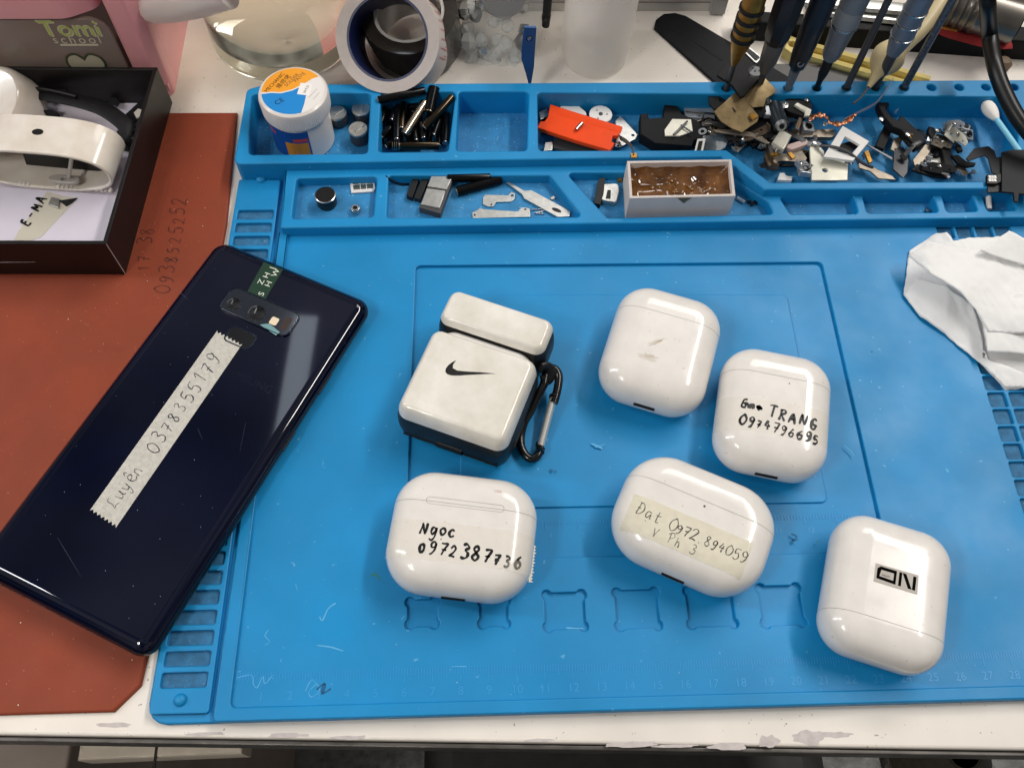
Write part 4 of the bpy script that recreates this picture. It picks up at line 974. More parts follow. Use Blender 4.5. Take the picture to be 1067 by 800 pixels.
# white equipment box behind
M_wbox = mat("white_painted_box", "cfc9c2", .45, var=.05, size=40)
t = T("equipment_box", "white box standing at the back of the table behind the cup", "box", (190, 390, TZ))
p0, p1 = P(440, 12, TZ), P(757, 40, TZ)
b = B(); b.plate(fillet([(p0.x, p0.y), (p1.x, p0.y), (p1.x, 480), (p0.x, 480)], 1.5, 3), [], TZ, 90, 1); b.build("case", M_wbox, t, True)
b = B(); b.box((p1.x - 3, p0.y - 2, 45), (8, 4, 96)); b.build("corner_post", mat("grey_post", "8f8d8b", .4), t, True)
b = B(); b.box(((p0.x + p1.x) / 2, p0.y - .3, 2.0), (p1.x - p0.x - 6, .8, .7)); b.build("seam_line", M_seam, t, True)
t = T("black_pen", "black pen tip poking down between the plastic bag and the cup", "pen", tuple(PY(570, 20, 335)))
b = B(); b.tube([PY(568, 28, 335), PY(568.5, 27, 335), PY(570, 10, 335), PY(572, -15, 335)], [.6, 2.0, 2.2, 2.2], 12); b.build("barrel", M_dark, t, True)
b = B(); b.tube([PY(569, 20, 335), PY(569.4, 16, 335)], 2.35, 12); b.build("collar", M_cb, t, True)
# wide black paddle
t = T("black_paddle", "wide flat black paddle with a rounded end lying on the white table", "paddle", tuple(P(720, 55, TZ)))
pp = [P(u, v, TZ) for u, v in ((681, 31), (683, 23), (691, 17), (703, 16), (714, 19), (765, 49), (830, 88), (790, 125), (740, 84))]
b = B(); b.plate(fillet([(p.x, p.y) for p in pp], 2, 3), [], TZ, TZ + 1.6, .4); b.build("blade", mat("matt_black", "17171a", .6, spec=.25, var=.2, size=15), t, True)
b = B(); q0, q1 = P(700, 30, TZ), P(752, 66, TZ); b.tube([q0 + Vector((0, 0, 1.6)), q1 + Vector((0, 0, 1.6))], (.9, .25), 8); b.build("rib", mat("matt_black", "17171a", .6, spec=.25), t, True)

# =================================================================== SCREWDRIVERS IN THE TRAY HOLES
def driver(name, label, x, parts, shank=(1.6, 22), dy=0):
    t = T(name, label, "screwdriver", (x, 289.1, -2.5))
    for nm, prof, m, n in parts:
        b = B(); b.lathe(prof, n, Matrix.Translation((0, 0, -2.0))); b.build(nm, m, t)
    return t
M_brass = mat("aged_brass", "a67b34", .36, metal=.7, var=.35, size=5)
M_knurl = mat("grey_knurled_metal", "92979c", .45, metal=.35, bump=1.0, bsize=.35)
M_gun = mat("gunmetal", "7d838b", .42, metal=.35, var=.1, size=3)
M_blk = mat("black_handle", "17171a", .4, coat=.2)
M_navy = mat("navy_black_handle", "171a22", .4, coat=.2)
M_shank = mat("dark_shank", "4c4c4e", .4, metal=.3)
driver("brass_screwdriver", "brass barrelled screwdriver with black rubber rings, leftmost in the tray holes", 211.2,
       [("barrel", [(1.2, 30), (2.4, 34), (4.6, 43), (5.0, 46), (5.0, 120)], M_brass, 28)] +
       [("rubber_ring", [(4.9, z), (5.7, z + .4), (5.7, z + 1.8), (4.9, z + 2.2)], M_dark, 28) for z in (46, 51, 56, 61.5)] + [("shank", [(1.3, 4), (1.3, 32)], M_shank, 12)])
driver("black_screwdriver", "thick black handled screwdriver with a grey steel collar beside the brass one", 227.0,
       [("handle", [(4.6, 44), (6.0, 48), (6.8, 60), (7.4, 130)], M_blk, 8), ("collar", [(2.4, 26), (4.2, 33), (4.6, 44)], mat("dull_steel", "726e6a", .4, metal=.5), 24), ("shank", [(1.6, 4), (1.6, 28)], M_shank, 12)])
t_ = driver("black_screwdriver", "slim navy black screwdriver with a round stamped mark near its tip", 241.7,
       [("handle", [(1.9, 27), (4.0, 30), (4.7, 36), (5.6, 60), (6.0, 130)], M_navy, 12), ("shank", [(1.5, 4), (1.7, 14), (2.4, 27)], M_gun, 16)])
b = B(); b.lathe([(1.5, -.2), (1.5, .15), (1.05, .15), (1.05, -.2)], 20, Matrix.Translation((-.6, -4.4, 32.5)) @ Matrix.Rotation(math.radians(80), 4, 'X'), False, False); b.build("stamped_mark", mat("pale_grey_print", "8f969e", .4), t_)
driver("knurled_screwdriver", "grey screwdriver with a wide knurled head and bright ring", 255.9,
       [("grip", [(3.2, 34), (4.3, 36.5), (5.4, 50), (5.6, 53)], M_gun, 28), ("ring", [(5.9, 53), (6.1, 53.4), (6.1, 54.2), (5.9, 54.6)], M_steel, 32), ("knurled_head", [(6.0, 54.6), (6.0, 62.5), (5.7, 63), (6.0, 63.5), (6.0, 120)], M_knurl, 32), ("shank", [(1.4, 4), (1.4, 20), (2.3, 25), (2.4, 33), (1.9, 34)], M_dark, 14)])
driver("steel_rod", "thin plain dark steel rod standing in a tray hole right of the knurled screwdriver", 270.7, [("rod", [(1.7, 4), (1.7, 110)], M_shank, 16), ("tip", [(1.9, 15.9), (1.9, 16.6), (1.7, 16.8)], M_dark, 16)])
driver("blue_grey_screwdriver", "blue grey metal screwdriver with three bright rings", 285.1,
       [("body", [(3.2, 37), (4.9, 44), (5.3, 47), (5.3, 120)], mat("blue_grey_metal", "7a8696", .38, metal=.4), 28)] + [("ring", [(5.25, z), (5.7, z + .2), (5.7, z + .9), (5.25, z + 1.1)], M_steel, 28) for z in (47, 54, 61)] + [("shank", [(1.5, 4), (1.5, 22), (2.2, 26), (2.6, 38)], M_shank, 14)])
driver("steel_rod", "thin glossy speckled steel rod, rightmost of the tools in the tray holes", 299.4, [("rod", [(1.8, 4), (1.8, 110)], mat("speckled_steel", "5d6570", .3, metal=.4, var=.5, size=1.5), 16), ("tip", [(2.0, 15.9), (2.0, 16.6), (1.8, 16.8)], M_dark, 16)])

# =================================================================== BACK RIGHT CLUTTER
M_yel = mat("pale_yellow_plastic", "d8c377", .4, var=.06, size=8)
zr = Z(740, 0, 6.669)
t = T("yellow_rack", "pale yellow plastic frame with rails behind the screwdrivers", "frame", tuple(P(880, 65, 0)))
b = B(); q = [P(u, v, 2) for u, v in ((818, 47), (824, 37), (832, 40), (965, 76), (962, 92), (815, 55))]
zz = 2
b.plate([P2([p], 2)[0] for p in ((817, 50), (824, 37), (833, 41), (829, 58))], [circ(2.2, 16, P(826, 46, 2).x, P(826, 46, 2).y)], TZ, 2, .5)
b.build("end_block", M_yel, t, True)
for a_, b_ in (((828, 44), (968, 84)), ((824, 54), (962, 94))):
    p, q = P(*a_, -1), P(*b_, -1); b = B(); b.tube([p, q], (2.0, 2.4), 8); b.build("rail", M_yel, t, True)
b = B(); p, q = P(828, 50, -3.4), P(965, 90, -3.4); b.tube([p, q], (6.0, .5), 8); b.build("web", M_yel, t, True)
M_blkdev = mat("black_device", "101011", .6, spec=.25)
t = T("black_device", "long low black device lying along the back of the table behind the tools", "device", tuple(P(930, 40, 0)))
pa = [P(u, v, 8) for u, v in ((792, 20), (1090, 38), (1090, 60), (960, 48), (800, 44))]
b = B(); b.plate([(P(770, 22, 8).x, P(770, 22, 8).y), (P(1110, 46, 8).x, P(1110, 46, 8).y - 0), (P(1110, 20, 8).x, P(1110, 30, 8).y), (P(770, 14, 8).x, P(770, 10, 8).y)], [], TZ, 8, 1.2); b.build("body", M_blkdev, t, True)
b = B(); b.plate([P2([p], 0)[0] for p in ((805, 62), (900, 66), (920, 84), (800, 84))], [], TZ, -2.6, .3); b.build("base_strip", mat("grey_strip", "4a4846", .4), t, True)
t = T("silver_bar", "silver grey metal bar lying across the white table behind the knurled screwdriver", "bar", tuple(P(890, 15, 6)))
for k_, (u0, v0, u1, v1, z) in enumerate(((830, 0, 960, 12, 12), (838, 9, 955, 22, 9))):
    b = B(); b.tube([P(u0, v0, z), P(u1, v1, z)], (4.5, 2.0), 8); b.build("bar", M_brushed, t, True)
t = T("beige_brush", "beige plastic brush with a bulbous handle and thin metal tip behind the tools", "brush", tuple(P(940, 50, 18)))
b = B(); b.tube(smooth([P(905, 91, 17.5), P(912, 80, 20), P(921, 66, 22), P(931, 54, 24), P(944, 44, 26), P(958, 32, 29), P(975, 10, 33), P(986, -8, 36)], 4), [1.2, 1.4, 1.7, 2.0, 2.3, 3.0, 4.4, 6.0, 7.2, 7.8, 8.0, 7.6, 6.8, 5.8, 5.0, 4.6, 4.4, 4.2, 4.0, 4.0, 4.0, 4.0, 4.0, 4.0, 4.0, 4.0, 4.0, 4.0, 4.0][:29], 18); b.build("handle", mat("beige_plastic", "c9b88f", .4), t, True)
b = B(); b.tube([P(905, 91, 17.5), P(896, 103, 15.5), P(889, 108, 14.5)], [.55, .45, .6], 8); b.build("tip", M_shank, t, True)
t = T("red_cloth", "red folded cloth strip under the ribbed steel pipe", "cloth", tuple(P(1010, 38, 9)))
b = B(); L0 = [P(970, 22, 10), P(985, 30, 10.5), P(1005, 36, 10), P(1030, 42, 10), P(1050, 42, 9)]
b.tube(smooth(L0, 5), (6, 1.6), 10); b.build("fold", mat("red_fabric", "9c2a2a", .8, bump=.4, bsize=.7), t, True)
t = T("orange_tag", "small orange tag resting on the red cloth", "tag", tuple(P(988, 25, 13)))
b = B(); b.plate([P2([p], 13)[0] for p in ((978, 20), (999, 24), (998, 32), (976, 28))], [], 12, 13, .2); b.build("tag", mat("orange_card", "c8782e", .6), t, True)
t = T("steel_pipe", "ribbed dark steel pipe lying at the back right corner", "pipe", tuple(P(1030, 15, 22)))
b = B(); p, q = P(955, -6, 20), P(1060, 24, 20); pth = []; rr = []
for i in range(41):
    k_ = i / 40; pth.append(p.lerp(q, k_)); rr.append(10.5 if k_ > .62 else 10.5 + .8 * math.cos(i * 2.1))
b.tube(pth, rr, 32); b.build("tube", mat("dark_chrome", "78726b", .3, metal=.7), t, True)
b = B(); dd = (q - p).normalized(); b.tube([q, q + dd * .8], [9.2, 9.2], 32); b.build("bore", M_dark, t, True)
t = T("black_cable", "thick black cable hanging in from the top right corner", "cable", tuple(P(1050, 80, 30)))
b = B(); b.tube(smooth([PY(1028, -30, 300), PY(1029, 0, 292), P(1031, 35, 36), P(1037, 70, 34), P(1048, 100, 30), P(1064, 128, 26), P(1085, 150, 22), P(1120, 170, 16)], 8), 3.6, 16); b.build("cable", mat("black_cable_rubber", "101010", .38), t, True)
b = B(); b.tube([P(1095, 156, 20.5), P(1130, 176, 14)], 5, 16); b.build("strain_relief", M_rub, t, True)
t = T("brown_nub", "small brown rubber nub on the table behind the black cable", "nub", tuple(P(1043, 68, -2)))
b = B(); b.lathe([(4, 0), (4.4, 3), (2.6, 5), (.3, 5.4)], 20, Matrix.Translation((P(1043, 70, TZ).x, P(1043, 70, TZ).y, TZ))); b.build("nub", mat("brown_rubber", "6b5844", .6), t, True)

# =================================================================== SOLDER PASTE JAR
t = T("solder_paste_jar", "white solder paste jar with an orange and blue lid label in the tray", "jar", (5.8, 271.5, -3.5), 0); t.scale = (1.05, 1.05, 1.0)
M_jar = mat("white_jar_plastic", "e4dcd5", .3, sss=.2, coat=.1)
b = B(); b.lathe([(12.6, 0), (13.5, .8), (13.5, 20.4), (12.6, 21.6), (12.6, 23)], 56); b.build("body", M_jar, t)
n_ = 96; prof = [(14.5, 21.5), (14.8, 22), (15.0, 29.4), (14.7, 30.7), (13.7, 31.4)]; vs = []; fs = []
b = B()
for k_, (r, z) in enumerate(prof):
    for j in range(n_ * 2):
        a = math.pi * j / n_; rr = r + (.22 if j % 2 and k_ in (1, 2) else 0); vs.append((rr * math.cos(a), rr * math.sin(a), z))
for k_ in range(len(prof) - 1):
    for j in range(n_ * 2): a, c_ = k_ * n_ * 2 + j, k_ * n_ * 2 + (j + 1) % (n_ * 2); fs.append((a, c_, c_ + n_ * 2, a + n_ * 2))
fs.append(tuple((len(prof) - 1) * n_ * 2 + j for j in range(n_ * 2))); fs.append(tuple(range(n_ * 2))[::-1])
b.add(vs, fs); lid = b.build("lid", M_jar, t, sharp=30)
zl = 31.4; zw = zl + 2.0
b = B(); b.plate(circ(13.4, 48), [], zl - .2, zl + .05); lb = b.build("lid_label", mat("label_white", "e6e2de", .4), lid)
def disc_clip(poly): 
    return poly
def arc(a0, a1, r=13.4, n=16): return [(r * math.cos(math.radians(a0 + (a1 - a0) * i / n)), r * math.sin(math.radians(a0 + (a1 - a0) * i / n))) for i in range(n + 1)]
b = B(); b.plate(arc(38, 184, n=30) + [(-9, -.5), (-5, -.8), (0, 1.0), (5, 4.5), (8.0, 7.2)], [], zl, zl + .09); b.build("orange_field", mat("label_orange", "f0a030", .4), lb)
b = B(); b.plate(arc(188, 290, n=24) + [(5.5, -7.5), (6.0, -2), (6.5, 4), (5, 3.6), (0, .2), (-5, -1.5), (-9, -1.2)], [], zl, zl + .085); b.build("blue_field", mat("label_blue", "1f86cf", .4), lb)
Ml = lambda x, y, d: Matrix.Translation((x, y, zl + .12)) @ Matrix.Rotation(math.radians(d), 4, 'Z')
b = B(); put_text(b, "MECHANIC", 2.5, Ml(-8.2, 4.9, 58)); put_text(b, "維修佬", 2.9, Ml(-4.4, 5.4, 58)); put_text(b, "CE", 3.6, Ml(-5.2, -6.2, 40)); b.build("lettering", M_ink, lb)
b = B(); put_text(b, "SOLDER", 2.4, Ml(-.9, 6.3, 56)); put_text(b, "PASTE", 2.4, Ml(2.4, 7.9, 54)); 
for k_, L_ in ((0, 12), (1.6, 9)): put_text(b, "-" * int(L_), 1.6, Ml(8.6 + k_, -1.5 - k_, 58))
b.build("brown_lettering", mat("brown_print", "6a5038", .5), lb)
b = B(); b.plate([(2.0, -2.0), (7.4, -2.9), (8.2, 3.8), (3.0, 4.6)], [], zl, zl + .14); st = b.build("paper_sticker", mat("label_white2", "efebe6", .5), lb)
b = B(); put_text(b, "24.9.21", 1.7, Matrix.Translation((5.8, .9, zl + .17)) @ Matrix.Rotation(math.radians(72), 4, 'Z')); b.build("date_print", M_ink, st)
def wrap(a0, a1, z0, z1, r): 
    b = B(); b.grid(lambda u, v: (r * math.cos(math.radians(a0 + (a1 - a0) * u)), r * math.sin(math.radians(a0 + (a1 - a0) * u)), z0 + (z1 - z0) * v), 24, 1); return b
bl = wrap(190, 292, 1.2, 19.6, 13.58).build("body_label", mat("label_deep_blue", "1b4f9c", .35), t)
wrap(245, 289, 1.8, 12.6, 13.64).build("orange_panel", mat("label_amber", "d98c2a", .4), bl)
wrap(262, 289, 13.4, 15.4, 13.64).build("red_bar", mat("label_red", "c9484a", .4), bl); wrap(192, 226, 14.8, 16.6, 13.64).build("red_bar", mat("label_red", "c9484a", .4), bl)
b = B()
for k_ in range(6):
    s_ = "fluxpaste no clean"[:14 - k_ % 3]
    vs, fs = text_polys("ııı ıı ııııı ıı ııı"[:17 - k_ % 4], 1.25)
    vs = [(13.68 * math.cos(math.radians(267) + x / 13.68), 13.68 * math.sin(math.radians(267) + x / 13.68), 3.2 + k_ * 1.6 + y) for x, y, z in vs]; b.add(vs, fs); b.flat = True
b.build("fine_print", mat("brown_print", "6a5038", .5), bl)

# =================================================================== SILVER DISC CELLS
OFF = -5.5
for (u, v, z), lab in zip(((351, 117, 9), (376, 113, 9), (373, 134, 10)), ("silver topped button cell half hidden behind the solder paste jar", "silver topped button cell nearest the back wall of the tray", "silver topped button cell with a bent tab, nearest the black cylinders")):
    c = P(u, v, z); t = T("button_cell", lab, "button cell", (c.x, c.y, 2.0), random.random(), "silver button cells in the tray")
    b = B(); b.lathe([(4.2, 0), (4.5, .5), (4.5, z - 3.2), (4.2, z - 2.6)], 32); b.build("body", M_shank, t)
    b = B(); b.lathe([(4.6, z - 3.4), (4.6, z - 2.4), (4.3, z - 2.05), (3.4, z - 2.1), (.2, z - 1.95)], 32); b.build("top", M_brushed, t)
    b = B(); b.box((1.0, 0, z - 1.8), (5.6, .9, .35), rz=.5); b.build("tab", M_brushed, t)

# =================================================================== HEAP OF BLACK CYLINDERS
M_cyl = mat("black_anodised", "141417", .24, metal=.6, var=.3, size=4)
M_bronze = mat("bronze_sheen", "4a4033", .2, metal=1.0)
M_silv = mat("warm_silver", "b7ad98", .2, metal=1.0)
M_wprint = mat("white_print", "d9dccf", .5)
z6 = Z(380, 80, 8.891)
def stick(label, a, b_, z0, z1, r, m=None, kind=0, group="black metal cylinders", px=True):
    A = P(*z6(a)[0], z0) if px else P(*a, z0); C = P(*z6(b_)[0], z1) if px else P(*b_, z1)
    d = C - A; L_ = d.length; q = d.to_track_quat('Z', 'Y')
    t = T("metal_cylinder", label, "cylinder", tuple(A), 0, group); t.rotation_mode = 'QUATERNION'; t.rotation_quaternion = q
    b = B(); b.lathe([(r * .86, .0), (r, .3), (r, L_ - .3), (r * .9, L_)], 22); b.build("body", m or M_cyl, t)
    b = B(); b.lathe([(r * .55, -.55), (r * .8, -.5), (r * .8, .05), (r * .45, .05), (r * .4, -.3), (.05, -.3)], 18, cap1=False); b.build("end_cap", M_steel if kind != 1 else M_silv, t)
    if kind == 2:
        b = B()
        for k_ in range(4): b.lathe([(r * .8, -.9 - k_ * 1.0), (r * 1.15, -.7 - k_ * 1.0), (r * 1.15, -.4 - k_ * 1.0), (r * .8, -.2 - k_ * 1.0)], 18)
        b.build("spring", M_silv, t)
    if kind == 3:
        b = B(); put_text(b, "SK L52 Ω 30", 1.4, Matrix.Translation((0, 0, L_ / 2)) @ Matrix.Rotation(math.pi / 2, 4, 'Y') @ Matrix.Translation((0, 0, r + .04)))
        vs = b.v; b.build("white_print", M_wprint, t)
    return t
HL = "small black metal cylinder in the heap in the square tray compartment"
for a, c_, z0, z1, r in (((150, 430), (195, 290), 7, 9, 1.75), ((165, 555), (240, 470), 6, 8, 1.75), ((640, 535), (690, 400), 7, 9, 1.75), ((545, 565), (515, 430), 7, 9, 1.75), ((475, 590), (455, 450), 7, 8, 1.7), ((400, 285), (570, 265), 8, 9, 1.7), ((250, 400), (290, 290), 9, 10, 1.7), ((200, 650), (340, 550), 4, 5, 1.75), ((440, 330), (450, 210), 6, 8, 1.7), ((700, 300), (760, 430), 5, 5, 1.7), ((300, 660), (520, 655), 3.6, 3.6, 1.6), ((150, 640), (150, 300), 3.6, 3.6, 1.6), ((240, 600), (240, 250), 3.6, 3.6, 1.6), ((330, 600), (330, 260), 3.6, 3.6, 1.6), ((420, 640), (420, 300), 3.6, 3.6, 1.6), ((510, 640), (510, 250), 3.6, 3.6, 1.6), ((600, 640), (600, 240), 3.6, 3.6, 1.6), ((690, 640), (690, 260), 3.6, 3.6, 1.6)):
    stick(HL, a, c_, z0, z1, r)
stick("black metal cylinder resting across the back rim of the square tray compartment", (125, 218), (560, 128), 16.8, 17.2, 1.9)
stick("shiny silver gold metal cylinder slanting on top of the black heap", (372, 530), (558, 240), 11, 13, 2.3, M_silv)
stick("dark bronze metal cylinder leaning to the right corner of the black heap", (555, 470), (815, 185), 11, 16.8, 1.9, M_bronze)
stick("thickest black cylinder with a bright screw end pointing out of the heap", (598, 320), (645, 100), 12, 16.5, 2.8, None, 1)
stick("black cylinder with white printing standing upright in the photo, left in the heap", (298, 580), (312, 270), 9, 11, 1.9, None, 3)
stick("dark bronze cylinder beside the one with white printing in the heap", (345, 480), (362, 250), 10, 11, 1.9, M_bronze)
stick("long black cylinder with a silver spring end along the front of the heap", (330, 640), (690, 640), 7, 7, 2.0, M_bronze, 2)
stick("black cylinder with white printing against the right wall of the heap", (748, 610), (762, 350), 7, 8, 1.9, None, 3)
OFF = 0.0
stick("plain black cylinder lying at the back of the low tray compartment", (466, 186), (511, 185), 4.2, 4.2, 2.0, None, 0, "black metal cylinders", False)
stick("black cylinder with fine white print lying aslant in the low tray compartment", (476, 200), (522, 187), 2.6, 2.8, 2.4, None, 3, "black metal cylinders", False)

# =================================================================== LOW TRAY: KNOB, SIM CARD, NUT, CAMERA, PLATES
c = P(340, 205, 6); t = T("dial_button", "round black knob with a thin silver edge in the low tray compartment", "knob", tuple(P(341, 212, .7)))
b = B(); b.lathe([(4.3, 0), (4.6, .5), (4.6, 5), (4.5, 5.6)], 36); b.build("skirt", mat("knob_black", "0c0c0d", .4), t)
b = B(); b.lathe([(4.6, 5.5), (4.75, 5.7), (4.75, 6.1), (4.4, 6.3)], 36, None, False, False); b.build("silver_edge", M_steel, t)
b = B(); b.lathe([(4.4, 6.0), (4.3, 6.25), (.2, 6.25)], 36, cap1=False); b.lathe([(.35, 6.3), (.3, 6.45)], 8, Matrix.Translation((-2.9, 1.0, 0))); b.build("top", mat("knob_black", "0c0c0d", .4), t)
t = shard("sim_card", "nano SIM card with its metal contacts facing up", "SIM card", [(364, 185), (389, 182.5), (391, 196.5), (389, 199.5), (366, 201)], 1.6, .8, mat("sim_white", "d8d6d4", .4))
b = B(); zz = 1.62
for i, (x0, x1) in enumerate(((0.08, .36), (.39, .62), (.65, .92))):
    for j, (y0, y1) in enumerate(((.1, .5), (.54, .92))):
        f = lambda u, v: P(365.5 + 24.5 * u + 1.0 * v, 186 - 2.0 * u + 13.2 * v, zz)
        q = [f(x0, y0), f(x1, y0), f(x1, y1), f(x0, y1)]; b.plate([(p.x, p.y) for p in q], [], zz - .1, zz + .04, .02)
b.build("contact_pads", mat("sim_gold", "a9a089", .3, metal=1.0), t, True)
b = B(); q = [f(0, -.02), f(.96, -.02), f(.96, .16), f(.02, .12)]; b.plate([(p.x, p.y) for p in q], [], zz, zz + .06); b.build("dark_strip", M_shank, t, True)
c = P(371, 221, .7); t = T("hex_nut", "small bright steel nut below the SIM card", "nut", (c.x, c.y, .7))
b = B(); b.plate(circ(2.3, 6), [circ(1.1, 14)], 0, 3.0, .35); b.build("body", M_steel, t)
b = B(); b.lathe([(1.1, 0), (1.1, 3.3), (1.6, 3.3), (1.7, 3.0)], 18, cap0=False, cap1=False); b.build("collar", M_brushed, t)
zl7 = Z(400, 165, 4.446)
t = shard("camera_module", "dual lens camera module with two silver covers and a black ribbon", "camera module", zl7((163, 228), (228, 70), (322, 90), (262, 256)), 4.6, 3.6, M_shank, .2)
for nm, pp in (("silver_cover", zl7((172, 212), (198, 138), (286, 150), (258, 230))), ("silver_cover", zl7((202, 128), (226, 66), (318, 88), (290, 144)))):
    b = B(); b.plate(P2(pp, 5.4), [], 4.2, 5.4, .25); b.build(nm, M_brushed, t, True)
for nm, pp in (("connector", zl7((104, 170), (142, 68), (168, 76), (132, 182))), ("joint", zl7((140, 180), (176, 92), (210, 88), (168, 190)))):
    b = B(); b.plate(P2(pp, 3.6), [], .8, 3.6, .2); b.build(nm, M_strap if nm == "connector" else M_rub, t, True)
b = B(); b.tube(smooth([P(*zl7(p)[0], z) for p, z in (((8, 85), 5.5), ((40, 108), 4.5), ((80, 122), 3.6), ((118, 120), 3.2))], 6), (.35, 1.1), 8); b.build("ribbon", M_strap, t, True)
shard("metal_plate", "long slim steel plate with two screw holes in the low tray", "metal plate", zl7((408, 252), (436, 238), (445, 228), (462, 236), (620, 246), (640, 226), (676, 232), (678, 270), (412, 278)), 1.5, .5, M_brushed, .1, [(400 + 420 / 4.446, 165 + 262 / 4.446, .55), (400 + 655 / 4.446, 165 + 236 / 4.446, .5)])
shard("metal_plate", "short steel plate with rounded ears above the long slim one", "metal plate", zl7((460, 180), (470, 168), (575, 172), (590, 156), (608, 162), (606, 184), (590, 200), (520, 202), (508, 222), (484, 224), (458, 212)), 1.5, .5, M_brushed, .1, [(400 + 594 / 4.446, 165 + 172 / 4.446, .7), (400 + 497 / 4.446, 165 + 214 / 4.446, .5)])
t = shard("scalpel_strip", "long steel blade with a slotted hole and narrow tang", "blade", zl7((568, 112), (580, 108), (650, 150), (684, 148), (866, 246), (858, 268), (806, 272), (650, 186), (640, 166)), 1.9, .6, M_brushed, .12)
c = P(*zl7((800, 240))[0], 1.92); b = B(); b.lathe([(1.1, 0), (1.1, .04)], 16, Matrix.Translation(c) @ Matrix.Rotation(-.5, 4, 'Z') @ Matrix.Diagonal((2.2, .9, 1, 1))); b.build("slot", M_dark, t, True)
t = T("thin_wire", "thin bent wire scrap between the steel plates and the blade", "wire", tuple(P(560, 218, 1.2)))
b = B(); b.tube(smooth([P(*zl7(p)[0], 1.2) for p in ((680, 240), (720, 236), (752, 240), (700, 254), (745, 258))], 5), .28, 6); b.build("strand", M_steel, t, True)
b = B(); b.box(P(*zl7((782, 186))[0], 1.3), (2.0, 1.4, 1.0), rz=.6); b.build("stub", M_steel, t, True)
z5 = Z(540, 60, 3.952)
t = shard("usb_connector", "small charging socket with a black pin guide left of the white carton", "connector", z5((312, 600), (330, 500), (358, 494), (352, 560), (338, 604)), 4, 3, M_strap)
b = B(); b.plate(P2(fillet(z5((338, 585), (350, 520), (412, 518), (416, 545), (404, 598)), 3, 3), 3.8), [], .8, 3.8, .3); b.build("metal_shell", M_brushed, t, True)
b = B(); b.plate(P2(z5((360, 580), (368, 545), (382, 545), (380, 582)), 3.95), [], 3.6, 3.95, .1); b.build("pin_guide", M_dark, t, True)
b = B()
for p in ((345, 494), (378, 612), (322, 595)): b.lathe([(.7, 1), (.7, 2.4)], 10, Matrix.Translation(P(*z5(p)[0], 0)))
b.build("solder_post", M_steel, t, True)
for p, l_, m in (((418, 505), "tiny brass cube beside the white carton", M_brass), ((790, 745), "x", M_steel)):
    if l_ == "x": continue
    c = P(*z5(p)[0], 1.5); t = T("brass_bit", l_, "metal bit", tuple(c)); b = B(); b.box((0, 0, 0), (2, 2, 1.6)); b.build("block", m, t)
# white carton of rosin
M_card = mat("white_card", "d6ccc6", .65, var=.05, size=12, bump=.1, bsize=1)
M_ros = mat("amber_rosin", "79502a", .1, var=.4, size=9, coat=.6, bump=.3, bsize=3.5, var2="4a2c14")
t = T("rosin_carton", "small white card carton of amber brown rosin in the low tray", "carton", (180.5, 229, .7))
zc = 15.5
co = [P2([(652, 226)], .7)[0], P2([(756, 223)], .7)[0]]
q_ = P2([(652, 172), (650, 186), (762, 184), (762, 167)], zc)
o_out = [(156.6, 218.6), (204.4, 219.4), (205.6, 240.5), (157.4, 240.0)]
b = B(); b.plate(o_out, [offset(ccw(o_out), 1.3)], .7, zc, .2); b.plate(offset(ccw(o_out), .2), [], .7, 2.0); b.build("carton", M_card, t, True)
b = B(); io = offset(ccw(o_out), 1.25)
def ros(u, v):
    p = Vector(io[0]).lerp(Vector(io[1]), u).lerp(Vector(io[3]).lerp(Vector(io[2]), u), v); e_ = min(u, 1 - u, v, 1 - v)
    z = 9.2 + 3.4 * max(0, 1 - e_ * 9) ** 2 + 1.0 * nz.noise(Vector((u * 9, v * 4, 1))) ; return (p.x, p.y, z)
b.grid(ros, 48, 24); b.build("rosin", M_ros, t, True, sharp=70)
b = B(); b.plate(P2([(703, 197), (711, 201), (724, 197), (718, 204), (714, 210)], zc), [], zc - 7, zc - 6.9) if False else None
st_ = [(178, 218.52, zc - .1), (184.6, 218.58, zc - .1), (182.6, 218.55, zc - 2.2), (181.6, 218.5, zc - 3.8), (180.2, 218.5, zc - 2.4)]
b.add([(x, y - .04, z) for x, y, z in st_], [(0, 1, 2, 3, 4)]); b.build("rosin_stain", mat("rosin_stain", "6b5a3a", .4), t, True)
b = B()
for i in range(14):
    u, v = .2 + .5 * random.random(), .25 + .5 * random.random(); p = ros(u, v); r = random.uniform(.5, 1.2); b.lathe([(.2, -r), (r, -r * .3), (r * .8, r * .5), (.1, r * .9)], 8, Matrix.Translation((p[0], p[1], p[2] + r * .2)))
b.build("rosin_bubbles", mat("rosin_clear", "7a5226", .22, coat=.3, var=.4, size=1.5), t, True)
for u, v, l_ in ((785, 212, "black crumbs of plastic in the front corner right of the white carton"), (853, 219, "z"), (966, 219, "small white and dark screw in the low compartment below the heap")):
    if l_ == "z": continue
    c = P(u, v, 1.4); t = T("small_screw" if "screw" in l_ else "plastic_bits", l_, "screw" if "screw" in l_ else "plastic bit", tuple(c)); b = B()
    if "screw" in l_: b.lathe([(1.3, 0), (1.4, .7), (.6, .8), (.6, 2.2)], 12, Matrix.Rotation(1.1, 4, 'X')); b.build("screw", M_steel, t)
    else:
        b.box((0, 0, 0), (3.2, 1.2, 1.3), rz=.8); b.box((1.4, 1.0, .3), (1.2, 3.0, .9), rz=-.3); b.box((-2.0, .6, .2), (1.5, 1.4, 1), rz=.2); b.build("bits", M_strap, t)
t = T("grey_tube_bit", "pale grey plastic bit between the carton and the black crumbs", "plastic bit", tuple(P(772, 208, 1.6))); b = B(); b.tube([P(768, 206, 1.6), P(776, 211, 1.6)], .9, 10); b.build("tube", mat("pale_grey_plastic", "8fa3b0", .4), t, True)

